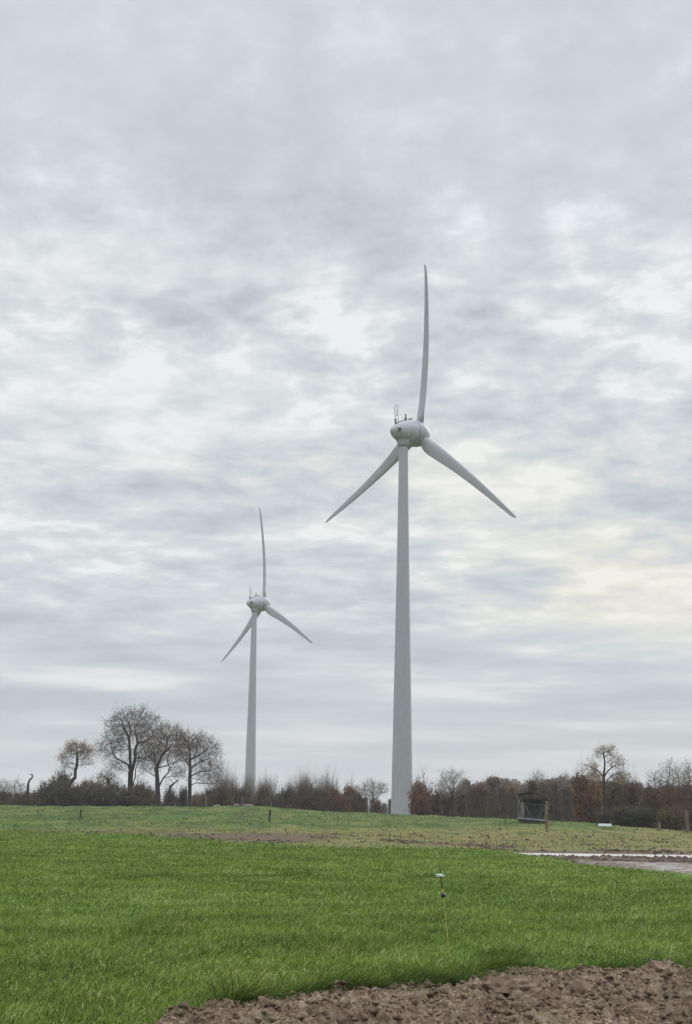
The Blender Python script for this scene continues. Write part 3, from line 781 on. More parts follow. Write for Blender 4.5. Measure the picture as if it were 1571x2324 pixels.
def tree(name, label, loc, seed, trunk, ell, n_attr, r0, tip=0.013, step=0.42, infl=3.0, kill=0.75, bark='bark', twig='twigs_dark', leaf=None,
         twigs=5, tw_len=0.8, tw_w=0.03, leaves=0, leaf_s=0.17, cat='tree', group=None, flare=1.0):
    rng = np.random.RandomState(seed)
    pts, par = colonize(rng, trunk, ell, n_attr, step, infl, kill)
    r, ch = radii(pts, par, r0, tip)
    n0 = len(trunk[0])
    for q_ in range(n0): r[q_] = max(r[q_], r0*(1-0.72*q_/(n0-1))*(1.0 if n0 > 6 else 0.8))
    t = thing(name, label, cat, loc, 0, group)
    i = np.arange(1, len(pts)); p = par[1:]
    R1 = r[i]; R0 = np.minimum(r[p], R1*1.35+0.01)
    same = (ch[p] == 1); R0 = np.where(same, r[p], R0)
    big_ = R1 > r0*0.16
    parts = []
    if big_.any():
        v, q = tubes_from_edges(pts[p][big_], pts[i][big_]+(pts[i][big_]-pts[p][big_])*0.08, R0[big_], R1[big_], 8); parts.append((v, q, 0.5))
        # knuckles so bends stay closed
    V, Q, A_ = merge(parts)
    np_mesh('trunk', V, Q, m=bark, parent=t, smooth=True)
    parts = []
    sm = ~big_
    if sm.any():
        v, q = tubes_from_edges(pts[p][sm], pts[i][sm], R0[sm], R1[sm], 3); parts.append((v, q, 0.4))
    tips = i[(R1 < tip*3.6) | (ch[i] == 0)]
    c0_ = np.repeat(pts[tips], twigs, 0); dirp = np.repeat(pts[tips]-pts[par[tips]], twigs, 0); dirp /= np.linalg.norm(dirp, axis=1, keepdims=True)+1e-9
    dd = dirp + rng.randn(*c0_.shape)*0.65 + np.array([0, 0, 0.25]); dd /= np.linalg.norm(dd, axis=1, keepdims=True)
    L = tw_len*(0.35 + 1.3*rng.rand(len(dd))**2)
    P1 = c0_ + dd*L[:, None]
    if len(c0_):
        v, q = ribbons(c0_, P1, np.full(len(c0_), tw_w), rng); parts.append((v, q, 0.6))
        c1 = c0_ + (P1-c0_)*rng.uniform(0.3, 0.8, (len(c0_), 1)); d2 = dd + rng.randn(*dd.shape)*0.8; d2 /= np.linalg.norm(d2, axis=1, keepdims=True)
        v, q = ribbons(c1, c1+d2*L[:, None]*0.6, np.full(len(c0_), tw_w*0.8), rng); parts.append((v, q, 0.7))
    V, Q, A_ = merge(parts)
    cr = np_mesh('crown', V, Q, m=twig, parent=t, attrs={'var': A_})
    if leaf and leaves:
        # leaves hang on in clumps
        ends = P1; key = N3.v(ends[:, 0]*0.9+seed, ends[:, 2]*0.9+ends[:, 1]*0.7)
        w_ = np.clip((key-0.35)*3, 0.03, 1); w_ /= w_.sum()
        sel = rng.choice(len(ends), leaves, p=w_)
        c = ends[sel] + rng.randn(leaves, 3)*0.18
        v, q = quads_at(c, leaf_s*rng.uniform(0.6, 1.3, leaves), rng)
        np_mesh('leaves', v, q, m=leaf, parent=cr, attrs={'var': np.repeat(rng.rand(leaves), 4)})
    return t
def loc_of(X, Y, D):
    p = at(X, Y, D); return Vector((p.x, D, tz(p.x, D)-0.15))
def hit(X, Y, dflt):
    for D_ in np.arange(60, 200, 0.5):
        p_ = at(X, Y, D_)
        if p_.z <= tz(p_.x, D_): return float(D_)
    return dflt
def L_(D, base, pts, depth=None):
    """picture points at distance D -> points local to a base location"""
    out = []
    for k_, q in enumerate(pts):
        p = at(q[0], q[1], D) - base
        out.append((p.x, p.y + (q[2] if len(q) > 2 else 0), p.z))
    return out
def E_(D, base, els):
    out = []
    for (X, Y, rx, rz, *ry) in els:
        p = at(X, Y, D) - base; s = D/F
        out.append((p.x, (ry[1] if len(ry) > 1 else 0), p.z, rx*s, (ry[0]*s if ry else rx*s), rz*s))
    return out
OAKS = 'big bare oaks behind the hedge'
D = 232.0
def limbs(Dq, b, specs):
    return [(i_, L_(Dq, b, [(q[0], q[1], dep*(k_+1)/len(pts)) for k_, q in enumerate(pts)])) for i_, dep, pts in specs]
b = loc_of(296, 1829, D)
tree('oak_tree', 'tallest broad oak with sparse brown leaves, leftmost of the three big oaks', b, 11,
     [[(0, 0, -0.3)] + L_(D, b, [(295.5, 1800), (296, 1775), (297, 1752)])] + limbs(D, b, [
      (3, 1, [(296, 1738), (294, 1702), (292, 1674), (280, 1652), (276, 1642)]),
      (3, -1, [(302, 1744), (308, 1720), (308, 1702), (314, 1686), (310, 1666), (308, 1652)]),
      (3, 2, [(290, 1735), (278, 1729), (262, 1720), (252, 1706), (249, 1694)]),
      (12, 2, [(330, 1682), (343, 1670), (344, 1658)]),
      (1, -2, [(302, 1782), (308, 1766), (310, 1746), (316, 1730), (318, 1710), (330, 1698)]),
      (10, -3, [(322, 1722), (336, 1721), (350, 1710), (358, 1704)]),
      (24, -3, [(322, 1757), (338, 1748), (352, 1741)]),
      (15, 3, [(270, 1716), (268, 1700)]), (6, -2, [(300, 1662), (296, 1640)])]),
     E_(D, b, [(298, 1650, 52, 38), (258, 1692, 40, 32), (336, 1658, 36, 38), (328, 1715, 40, 24), (234, 1706, 20, 13), (318, 1622, 22, 16), (272, 1738, 30, 14), (226, 1702, 10, 8), (280, 1622, 20, 12)]),
     2600, 0.42, step=0.38, kill=0.62, twigs=6, tw_len=1.0, tw_w=0.026, leaves=4600, leaf='leaf_brown', group=OAKS)
b = loc_of(362, 1829, D-5)
tree('oak_tree', 'forked oak in the middle of the three big oaks', b, 12,
     [[(0, 0, -0.3)] + L_(D-5, b, [(358, 1790), (357, 1764), (355, 1744)])] + limbs(D-5, b, [
      (3, 1, [(361, 1728), (370, 1710), (376, 1696), (378, 1678)]),
      (2, -2, [(345, 1757), (335, 1750), (327, 1742)]),
      (1, 2, [(370, 1766), (380, 1754), (384, 1742), (377, 1728), (382, 1706)]),
      (11, 3, [(384, 1762), (396, 1761), (412, 1760), (426, 1767)]),
      (3, -2, [(368, 1741), (382, 1738), (402, 1730)]),
      (3, 2, [(350, 1725), (346, 1708), (349, 1688)]), (5, -2, [(384, 1700), (394, 1690)])]),
     E_(D-5, b, [(378, 1688, 42, 40), (352, 1705, 36, 34), (404, 1702, 28, 36), (384, 1656, 24, 16), (340, 1744, 24, 12), (404, 1752, 24, 12), (396, 1666, 18, 14)]),
     2200, 0.36, step=0.38, kill=0.62, twigs=6, tw_len=1.0, tw_w=0.026, leaves=4000, leaf='leaf_brown', group=OAKS)
b = loc_of(430, 1824, D+6)
tree('oak_tree', 'bare oak with a straight trunk and low right limb, rightmost of the three big oaks', b, 13,
     [[(0, 0, -0.3)] + L_(D+6, b, [(431, 1805), (431, 1785), (431, 1765), (432, 1745), (431, 1725), (431, 1705)])] + limbs(D+6, b, [
      (2, -2, [(438, 1780), (448, 1777), (470, 1779), (492, 1780)]),
      (3, 2, [(440, 1757), (452, 1751), (475, 1749), (495, 1739)]),
      (5, 2, [(442, 1718), (452, 1712), (463, 1703), (472, 1694)]),
      (2, 2, [(424, 1773), (414, 1767), (400, 1761)]),
      (4, -2, [(424, 1729), (416, 1716), (411, 1700)]),
      (6, 1, [(427, 1688), (428, 1672)]), (4, -2, [(444, 1736), (458, 1728), (478, 1722)]), (3, 3, [(446, 1768), (466, 1765)])]),
     E_(D+6, b, [(436, 1698, 38, 36), (464, 1706, 36, 34), (474, 1752, 36, 24), (420, 1690, 24, 32), (497, 1750, 18, 10), (484, 1778, 26, 7), (458, 1678, 22, 16)]),
     2300, 0.30, step=0.38, kill=0.6, twigs=7, tw_len=1.0, tw_w=0.025, leaves=1500, leaf='leaf_brown', twig='twigs_dark', group=OAKS)
b = loc_of(150, 1829, 226)
tree('crooked_tree', 'small tree with crooked bare stem and orange-brown leafy top, left of the oaks', b, 14,
     [[(0, 0, -0.3)] + L_(226, b, [(152, 1800), (156, 1783), (163, 1772), (171, 1765), (171, 1749), (175, 1737), (175.5, 1722), (175, 1709)])],
     E_(226, b, [(170, 1697, 18, 15), (153, 1716, 13, 17), (190, 1706, 17, 14), (204, 1730, 7, 15), (158, 1736, 11, 9), (186, 1728, 10, 8)]),
     700, 0.24, step=0.3, kill=0.45, infl=2.5, twigs=5, leaves=2400, leaf='leaf_orange')
b = loc_of(246, 1829, 236)
tree('stunted_tree', 'stunted dark stump with a few wispy twigs beside the tall oak', b, 15,
     [[(0, 0, -0.3)] + L_(236, b, [(246, 1805), (246, 1790), (246, 1770)])],
     E_(236, b, [(242, 1762, 20, 14), (232, 1772, 12, 8), (256, 1768, 10, 9)]), 260, 0.26, step=0.3, kill=0.45, twigs=5, leaves=260, leaf='leaf_brown')
b = loc_of(59.5, 1826, 228)
tree('dead_trunk', 'bare dead twisted trunk standing alone near the left edge', b, 16,
     [[(0, 0, -0.3)] + L_(228, b, [(59, 1818), (60, 1805), (64, 1792), (64, 1780), (67.5, 1770), (73.5, 1765), (73.5, 1758)])],
     E_(228, b, [(66, 1760, 7, 6), (73, 1755, 3, 4)]), 14, 0.30, tip=0.05, step=0.4, twigs=2, tw_len=0.5)
b = loc_of(381, 1826, 250)
tree('young_oak', 'thin leaning bare tree between the middle and right oaks', b, 17,
     [[(0, 0, -0.3)] + L_(250, b, [(382, 1805), (387, 1785), (395, 1778), (404, 1772)])],
     E_(250, b, [(398, 1770, 16, 12), (380, 1775, 12, 12)]), 110, 0.2, step=0.35, twigs=4)
for k_, (X, w_, top_, lab) in enumerate([(7, 18, 1776, 'bare round tree cut by the left edge of the picture'),
                                        (37, 20, 1774, 'pale bare round tree between the left edge and the dead trunk')]):
    b = loc_of(X, 1828, 300)
    tree('bare_tree', lab, b, 20+k_, [[(0, 0, -0.3)] + L_(300, b, [(X, 1815), (X, 1806)])],
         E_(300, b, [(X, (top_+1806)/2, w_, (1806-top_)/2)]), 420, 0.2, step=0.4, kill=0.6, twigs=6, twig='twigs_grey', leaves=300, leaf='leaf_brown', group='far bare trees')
for k_, (X, Dd, w_, top_, low_, lf, lab, tw) in enumerate([
        (847, 280, 34, 1773, 1812, 0, 'round pale bare tree just left of the tall turbine', 'twigs_grey'),
        (1027, 187, 34, 1752, 1808, 0, 'bare spreading tree right of the tall turbine beside the russet bush', 'twigs_grey'),
        (1222, 260, 14, 1752, 1790, 0, 'wispy bare treetop above the middle of the wood', 'twigs_grey'),
        (1280, 250, 20, 1758, 1800, 0, 'low grey bare crown poking above the wood left of the slender tree', 'twigs_grey')]):
    b = loc_of(X, 1840, Dd)
    tree('bare_tree', lab, b, 30+k_, [[(0, 0, -0.3)] + L_(Dd, b, [(X, 1830), (X+1, 1815), (X, low_)])],
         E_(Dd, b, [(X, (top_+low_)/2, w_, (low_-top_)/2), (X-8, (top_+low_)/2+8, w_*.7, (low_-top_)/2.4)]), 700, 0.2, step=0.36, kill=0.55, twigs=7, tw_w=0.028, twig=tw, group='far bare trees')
b = loc_of(1372, 1868, 172)
tree('slender_tree', 'slender tree with see-through crown of pale leaves rising over the wood on the right', b, 41,
     [[(0, 0, -0.3)] + L_(172, b, [(1373, 1840), (1372.5, 1815), (1371, 1785), (1370, 1765), (1372, 1745), (1373, 1730), (1371, 1718), (1370, 1710)])] +
     [(4, L_(172, b, [(1364, 1755), (1353, 1746), (1342, 1742), (1335, 1738)])), (4, L_(172, b, [(1378, 1752), (1388, 1742), (1396, 1738)])),
      (3, L_(172, b, [(1380, 1770, .5), (1390, 1760, .5), (1402, 1754, .5)]))],
     E_(172, b, [(1364, 1706, 14, 11), (1383, 1706, 14, 11), (1342, 1742, 15, 10), (1349, 1722, 9, 8), (1396, 1732, 18, 11), (1403, 1762, 18, 11), (1350, 1762, 15, 7), (1390, 1716, 14, 8)]),
     900, 0.19, step=0.26, kill=0.38, infl=2.0, twigs=5, tw_len=0.5, tw_w=0.018, twig='twigs_grey', leaves=1700, leaf='leaf_pink', leaf_s=0.17)
# thicket of upright bare trees at the right edge
for k_, (X, top_, Dd, lab) in enumerate([(1487, 1757, 165, 'upright bare tree with rising twigs, leftmost in the thicket at the right edge'),
                                     (1517, 1738, 160, 'tallest upright bare tree in the thicket at the right edge'),
                                     (1541, 1746, 172, 'upright bare tree between the tallest one and the last in the right thicket'),
                                     (1566, 1744, 158, 'upright bare tree cut by the right edge of the picture'),
                                     (1600, 1750, 165, 'upright bare tree just past the right edge of the picture')]):
    b = loc_of(X, 1885, Dd)
    tree('thicket_tree', lab, b, 50+k_, [[(0, 0, -0.3)] + L_(Dd, b, [(X-1, 1862), (X, 1840), (X+2, 1815)])],
         E_(Dd, b, [(X, (top_+1835)/2, 20, (1835-top_)/2), (X+6, 1815, 24, 26)]), 600, 0.15, step=0.3, kill=0.45, infl=2.2, twigs=7, tw_len=0.8, tw_w=0.02,
         twig='twigs_dark', leaves=1500, leaf='leaf_brown', leaf_s=0.15, group='thicket at the right edge')

# ------------------------------------------------------------------ bushes: a few kinds, copied and scaled
def bush_proto(name, seed, twig, leaf, nleaf, leaf_s, whips=0, dense=1.0, shape='dome'):
    """unit bush: about 2 wide, 2 deep, 1 high before scaling (local metres 4 x 4 x 3)"""
    rng = np.random.RandomState(seed)
    t = thing(name, '', 'bush')
    lumps = [(rng.uniform(-1.3, 1.3), rng.uniform(-1.0, 1.0), rng.uniform(0.9, 1.9), rng.uniform(0.7, 1.15)) for _ in range(11)]
    n = 90
    c = np.array([[rng.uniform(-1.1, 1.1), rng.uniform(-.8, .8), 0] for _ in range(n)])
    tgt = np.array([lumps[rng.randint(len(lumps))][:3] for _ in range(n)]) + rng.randn(n, 3)*0.45
    tgt[:, 2] += whips*rng.rand(n)*1.0
    mid = (c+tgt)/2 + rng.randn(n, 3)*0.15
    v1, q1 = tubes_from_edges(c, mid, np.full(n, .040), np.full(n, .028), 4); v2, q2 = tubes_from_edges(mid, tgt, np.full(n, .028), np.full(n, .012), 4)
    V, Q, A_ = merge([(v1, q1, .3), (v2, q2, .3)])
    np_mesh('stems', V, Q, m='bark' if whips < 0.9 else 'twigs_grey', parent=t)
    nt = int(2200*dense)
    k_ = rng.randint(n, size=nt); a = rng.uniform(0.35, 1, (nt, 1)); s0 = np.where(a < .5, c[k_] + (mid[k_]-c[k_])*a*2, mid[k_] + (tgt[k_]-mid[k_])*(a*2-1))
    d = rng.randn(nt, 3)*0.8 + np.array([0, 0, 0.5+whips*1.1]); d /= np.linalg.norm(d, axis=1, keepdims=True)
    Lt = rng.uniform(.35, 1.15, (nt, 1))*(1+0.7*whips)
    s1 = s0 + d*Lt; s1[:, 2] = np.maximum(s1[:, 2], 0.05)
    V, Q = ribbons(s0, s1, np.full(nt, .028), rng)
    fo = np_mesh('foliage', V, Q, m=twig, parent=t, attrs={'var': np.repeat(rng.rand(nt), 4)})
    if nleaf:
        li = rng.randint(len(lumps), size=nleaf); lm = np.array(lumps)[li]
        dd = rng.randn(nleaf, 3); dd /= np.linalg.norm(dd, axis=1, keepdims=True)
        r = rng.rand(nleaf, 1)**0.6*lm[:, 3:4]*(0.6+0.8*N2.v(dd[:, :1]*3+7, dd[:, 2:3]*3+lm[:, :1]*5))*1.15
        p = lm[:, :3] + dd*r*np.array([1, 1, 0.85]); ok = p[:, 2] > 0.0; p = p[ok]
        low = np.stack([rng.uniform(-1.7, 1.7, nleaf//4), rng.uniform(-1.2, 1.2, nleaf//4), rng.uniform(0, 0.9, nleaf//4)], -1)
        p = np.concatenate([p, low])
        v, q = quads_at(p, leaf_s*rng.uniform(.6, 1.4, len(p)), rng)
        np_mesh('leaves', v, q, m=leaf, parent=fo, attrs={'var': np.repeat(rng.rand(len(p)), 4)})
    return t
PROTO = {}
for kind, args in {
    'dark':   ('bramble_bush', 61, 'twigs_dark', 'leaf_dark', 5200, 0.20, 0.2),
    'dark2':  ('bramble_bush', 62, 'twigs_dark', 'leaf_dark', 5200, 0.20, 0.3),
    'olive':  ('hedge_bush', 63, 'twigs_dark', 'leaf_olive', 3800, 0.20, 0.3),
    'brown':  ('hedge_bush', 64, 'twigs_dark', 'leaf_brown', 3600, 0.18, 0.4),
    'brown2': ('hedge_bush', 65, 'twigs_dark', 'leaf_brown', 3600, 0.18, 0.5),
    'russet': ('russet_bush', 66, 'twigs_dark', 'leaf_russet', 4300, 0.18, 0.1),
    'orange': ('autumn_bush', 67, 'twigs_dark', 'leaf_orange', 3400, 0.18, 0.1),
    'whips':  ('willow_bush', 68, 'twigs_pale', 'leaf_brown', 260, 0.15, 1.0, 0.75),
    'whips2': ('willow_bush', 69, 'twigs_pale', 'leaf_brown', 160, 0.15, 1.2, 0.75),
    'green':  ('evergreen_bush', 70, 'twigs_dark', 'leaf_green', 3400, 0.18, 0.5)}.items():
    PROTO[kind] = [bush_proto(*args), False]
def bush(kind, X, w_, top, D, label, base=1835, group='bushes of the long hedge', cat='bush', depth=1.0):
    pr = PROTO[kind]
    o = pr[0] if not pr[1] else copy_tree(pr[0]); pr[1] = True
    b_ = loc_of(X, base, D); s = D/F
    hgt = at(X, top, D).z - b_.z
    natural = 2.3 + (1.0 if kind.startswith('whips') else 0)
    o.location = b_
    o.scale = (w_*s/3.9, max(w_*s/3.9, 1.0)*depth, hgt/natural)
    o.rotation_euler = (0, 0, [0, 0.35, -0.3, PI, PI-0.3, 0.15][int(X) % 6])
    o['label'] = label; o['category'] = cat; o['group'] = group
BUSHES = [
 # left, from the edge to the oaks
 ('brown', 12, 60, 1799, 240, 'low grey-brown bush at the left edge of the picture'),
 ('brown2', 45, 55, 1803, 236, 'low grey-brown bush at the foot of the pale bare tree on the left'),
 ('olive', 92, 50, 1796, 229, 'olive bush sloping up just right of the dead trunk'),
 ('dark', 116, 72, 1784, 220, 'large dark bramble at the left end of the big thicket'),
 ('olive', 132, 62, 1766, 232, 'high olive-brown bush behind the left bramble, below the crooked stem'),
 ('dark2', 170, 84, 1786, 219, 'dark bramble under the crooked tree'),
 ('orange', 205, 64, 1774, 230, 'orange-brown bush between the crooked tree and the stunted stump'),
 ('dark', 222, 88, 1790, 218, 'dark bramble in front of the orange-brown bush'),
 ('olive', 262, 60, 1784, 228, 'olive-brown bush between the stunted stump and the tall oak'),
 ('dark2', 276, 80, 1796, 219, 'dark bramble at the foot of the tallest oak'),
 ('olive', 322, 56, 1786, 240, 'olive bush between the tallest and the middle oak'),
 ('brown', 340, 50, 1798, 246, 'low brown bush just left of the middle oak trunk'),
 ('brown2', 392, 46, 1800, 252, 'low brown bush right of the middle oak trunk'),
 ('dark', 413, 22, 1794, 244, 'narrow ivy-dark bush just left of the right oak trunk'),
 ('orange', 448, 26, 1803, 262, 'small yellow-brown bush right behind the right oak trunk'),
 # between the oaks and the far turbine
 ('brown', 478, 64, 1792, 226, 'dark brown hedge bush below the low limb of the right oak'),
 ('whips', 512, 56, 1754, 255, 'pale wispy bare willow left of the far turbine'),
 ('brown', 505, 60, 1793, 224, 'dark hedge bush midway between the right oak and the far turbine'),
 ('brown2', 545, 56, 1793, 228, 'dark brown hedge bush touching the left side of the far turbine'),
 ('whips2', 562, 40, 1768, 240, 'bare twiggy willow in front of the foot of the far turbine'),
 ('whips', 604, 50, 1766, 250, 'pale wispy bare willow right of the far turbine'),
 ('brown', 600, 54, 1793, 226, 'dark rounded hedge bush right of the far turbine'),
 ('dark', 628, 40, 1812, 226, 'low dark bush where the bank starts to fall'),
 # between the turbines
 ('green', 652, 30, 1794, 236, 'small dark green bush between the turbines'),
 ('whips2', 690, 62, 1763, 245, 'tall wispy bare willow, left one between the turbines'),
 ('brown2', 682, 70, 1790, 232, 'brown twiggy bush at the foot of the left wispy willow'),
 ('whips', 738, 64, 1762, 248, 'tall wispy bare willow, right one between the turbines'),
 ('brown', 728, 70, 1796, 230, 'brown hedge bush in the middle between the turbines'),
 ('russet', 770, 60, 1796, 232, 'russet hedge bush halfway to the tall turbine'),
 ('russet', 803, 50, 1790, 236, 'russet hedge bush left of the round pale bare tree'),
 ('brown2', 818, 40, 1806, 231, 'low brown bush at the foot of the round pale bare tree'),
 ('brown', 857, 40, 1822, 258, 'low brown bush against the left side of the tall turbine'),
 # right of the tall turbine
 ('russet', 968, 72, 1782, 226, 'rounded russet bush just right of the tall turbine'),
 ('brown', 1002, 60, 1800, 222, 'brown bush between the russet bush and the wood'),
 ('brown2', 945, 30, 1808, 232, 'small brown bush touching the right side of the tall turbine'),
 ('russet', 1333, 64, 1768, 178, 'orange-brown tree-sized bush left of the slender tree'),
 ('orange', 1345, 50, 1772, 186, 'golden bush behind the foot of the slender tree'),
 ('olive', 1405, 74, 1774, 180, 'yellow-brown rounded bush right of the slender tree'),
 ('brown', 1440, 58, 1785, 176, 'grey-brown bush between the yellow-brown bush and the right thicket'),
 ('brown2', 1490, 74, 1808, 165, 'brown twiggy bush under the right thicket'),
 ('brown', 1545, 80, 1802, 163, 'brown twiggy bush below the right edge of the thicket'),
 ('dark', 1412, 60, 1836, 160, 'dark bramble right of the pale sheet'),
 ('green', 1462, 62, 1842, 156, 'blackish green evergreen bush behind the grey post'),
 ('green', 1375, 36, 1848, 163, 'low green bush behind the pale sheet'),
 ('olive', 1520, 70, 1838, 155, 'low olive bush between the grey post and the tall edge post'),
 ('dark2', 1590, 70, 1835, 152, 'dark bush at the right edge behind the tall post'),
]
for kind, X, w_, top, Dd, lab in BUSHES:
    bush(kind, X, w_, top, Dd, lab, base=(1835 if X < 640 else 1850 if X < 1100 else 1880))

# ------------------------------------------------------------------ the wood on the right: one grey-brown mass
def wood(name, label, knots, D0, depth, n_tree, per, seed, mats=('wood_haze', 'leaf_brown'), rr=(9, 17), russet=0.25):
    rng = np.random.RandomState(seed)
    kx = [k_[0] for k_ in knots]; ky = [k_[1] for k_ in knots]
    V0 = []; 
    parts = []; leafp = []
    for k_ in range(n_tree):
        X = kx[0] + (kx[-1]-kx[0])*(k_+rng.rand())/n_tree; dd = D0 + depth*((k_*0.618) % 1.0)
        top = np.interp(X, kx, ky) + rng.uniform(-9, 8)
        rpx = rng.uniform(*rr); sc = dd/F
        c = at(X, top + rpx*1.1, dd); z0 = tz(c.x, dd)-0.2; c = np.array(c); r = rpx*sc
        hz = c[2]-z0
        tv_ = rng.rand()
        # stems fan out from the foot into the crown
        n = 26
        d = rng.randn(n, 3); d /= np.linalg.norm(d, axis=1, keepdims=True); d[:, 2] = np.abs(d[:, 2])*1.15
        T = c + d*r*rng.uniform(.6, 1, (n, 1)); B = np.array([c[0], dd, z0]) + rng.randn(n, 3)*np.array([r*.35, r*.35, 0]); M_ = B*.45 + T*.55 + rng.randn(n, 3)*.25
        v1, q1 = tubes_from_edges(B, M_, np.full(n, .055), np.full(n, .035), 4); v2, q2 = tubes_from_edges(M_, T, np.full(n, .05), np.full(n, .018), 3)
        parts += [(v1, q1, .3), (v2, q2, .4)]
        kk = rng.randint(n, size=per); a = rng.rand(per, 1)**0.7
        s0 = np.where(a < .5, B[kk]+(M_-B)[kk]*a*2, M_[kk]+(T-M_)[kk]*(a*2-1))
        d = rng.randn(per, 3)*.85; d[:, 2] = d[:, 2]*.8+.3; d /= np.linalg.norm(d, axis=1, keepdims=True)
        s1 = s0 + d*rng.uniform(.35, 1.2, (per, 1))
        v3, q3 = ribbons(s0, s1, np.full(per, .040), rng); parts.append((v3, q3, np.repeat(rng.uniform(.2, .95, per)*.4 + tv_*.6, 4)))
        m = int(per*1.5); d = rng.randn(m, 3); d /= np.linalg.norm(d, axis=1, keepdims=True)
        cc = c + d*r*(rng.rand(m, 1)**.4)*np.array([1.05, 1.05, 1.0]); low = rng.rand(m) < .45
        cc[low, 2] = z0 + rng.rand(low.sum())*hz
        v4, q4 = quads_at(cc, rng.uniform(.12, .30, m), rng)
        vv = np.repeat(rng.rand(m)*.4 + tv_*.6, 4)
        if rng.rand() < russet: leafp.append((v4, q4, vv))
        else: parts.append((v4, q4, vv))
    V, Q, A_ = merge(parts); n1 = len(Q)
    if leafp:
        V2, Q2, A2 = merge(leafp); Q = np.concatenate([Q, Q2+len(V)]); V = np.concatenate([V, V2]); A_ = np.concatenate([A_, A2])
    o = np_mesh(name, V, Q, m=mats[0], attrs={'var': A_})
    o.data.materials.append(MATS[mats[1]])
    mi = np.zeros(len(o.data.polygons), np.int32); mi[n1:] = 1; o.data.polygons.foreach_set('material_index', mi)
    return tag(o, label, 'wood', kind='stuff')
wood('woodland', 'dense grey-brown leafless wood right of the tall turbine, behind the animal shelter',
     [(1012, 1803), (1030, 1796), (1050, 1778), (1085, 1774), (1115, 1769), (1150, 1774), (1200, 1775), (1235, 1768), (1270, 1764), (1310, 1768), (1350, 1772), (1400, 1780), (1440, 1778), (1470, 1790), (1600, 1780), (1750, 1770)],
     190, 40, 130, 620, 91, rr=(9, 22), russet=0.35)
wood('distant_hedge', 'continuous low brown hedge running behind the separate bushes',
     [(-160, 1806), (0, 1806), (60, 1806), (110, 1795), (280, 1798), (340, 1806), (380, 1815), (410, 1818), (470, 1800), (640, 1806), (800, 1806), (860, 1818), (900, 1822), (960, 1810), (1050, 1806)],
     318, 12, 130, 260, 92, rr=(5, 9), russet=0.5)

# ------------------------------------------------------------------ posts
def post(name, label, X, y0, y1, D, w_, mt='wood_grey', lean=0.0, group='weathered fence posts'):
    D0_ = D; D = hit(X, y1, D); w_ = w_*D/D0_
    b_ = at(X, y1, D); z0 = tz(b_.x, D); hgt = at(X, y0, D).z - z0
    o = MB()
    r_ = w_/2
    o.tube([(0, 0, -0.3), (0, 0, hgt*0.5), (lean*hgt*0.5, 0, hgt*0.98), (lean*hgt*0.5, 0, hgt)], [r_*1.05, r_, r_*0.97, r_*0.75], 8)
    q = o.build(name, mt); q.location = (b_.x, D, z0)
    return tag(q, label, 'post', group)
post('fence_post', 'slim dark post in the pasture below the crooked tree', 183, 1836, 1858, 118, 0.13, 'wood_dark')
post('fence_post', 'leaning dark post in the pasture right of the far turbine', 612, 1837, 1865, 120, 0.17, 'wood_dark', lean=0.1)
post('fence_post', 'pale post on the crest just left of the right oak', 397, 1815, 1829, 200, 0.14)
post('fence_post', 'pale post on the crest right of the right oak', 467, 1806, 1828, 200, 0.22)
post('fence_post', 'pale post on the crest against the left side of the far turbine', 551, 1809, 1828, 200, 0.2)
post('fence_post', 'pale post on the crest right of the far turbine above the leaning post', 616, 1814, 1832, 190, 0.18)
post('fence_post', 'grey post in front of the blackish evergreen bush on the right', 1497, 1866, 1886, 142, 0.26)
post('gate_post', 'tall brown post at the right edge in front of the thicket', 1561, 1840, 1892, 140, 0.30, 'wood_brown')
post('gate_post', 'thick brown post standing in front of the animal shelter', 1241.5, 1819, 1887, 104, 0.21, 'wood_brown', lean=0.02, group='thick brown posts')
post('plastic_stake', 'short dark stake at the muddy edge below the tall turbine, left of its neighbour', 884, 1893, 1908, 84, 0.05, 'wood_dark', group='thin fence stakes')
post('plastic_stake', 'thin dark stake at the muddy edge just right of the short one', 909, 1889, 1906, 86, 0.035, 'wood_dark', group='thin fence stakes')
post('plastic_stake', 'thin stake in the pasture halfway between the turbines', 766, 1851, 1871, 118, 0.05, 'wood_dark', group='thin fence stakes')
post('plastic_stake', 'thin stake in the yellowish grass left below the animal shelter', 1104, 1898, 1918, 84, 0.035, 'wood_dark', group='thin fence stakes')

# ------------------------------------------------------------------ boulders on the crest, pale sheet
def rock(name, label, cat, loc, s, seed, mt='boulder', group=None):
    rng = np.random.RandomState(seed); import bmesh
    bm = bmesh.new(); bmesh.ops.create_icosphere(bm, subdivisions=3, radius=1.0)
    dirs_ = [Vector(rng.randn(3)).normalized() for _ in range(9)]; cut = [rng.uniform(.55, .95) for _ in dirs_]
    for v in bm.verts:
        for d_, c_ in zip(dirs_, cut):
            k_ = v.co.dot(d_)
            if k_ > c_: v.co -= d_*(k_-c_)
        v.co *= 1 + 0.07*rng.randn()
        v.co = Vector((v.co.x*s[0], v.co.y*s[1], v.co.z*s[2]))
    me = bpy.data.meshes.new(name); bm.to_mesh(me); bm.free(); me.materials.append(MATS[mt])
    o = bpy.data.objects.new(name, me); C.objects.link(o); o.location = loc
    return tag(o, label, cat, group)
for X, Y, D_, s, lab in ((494, 1830, 172, (.40, .3, .2), 'palest stone on the crest left of the far turbine'), (487, 1831, 171, (.24, .2, .13), 'small pale stone leaning against the palest stone'),
                         (537, 1830, 172, (.42, .3, .2), 'dark grey stone on the crest near the foot of the far turbine'),
                         (562, 1829, 173, (.7, .4, .18), 'wide flat grey stone in front of the far turbine')):
    p = at(X, Y, D_); rock('field_stone', lab, 'stone', (p.x, D_, tz(p.x, D_)+s[2]*0.45), s, int(X), group='stones on the crest')
DS = hit(1373, 1880, 136.0); p = at(1373, 1880, DS); z0 = tz(p.x, DS)
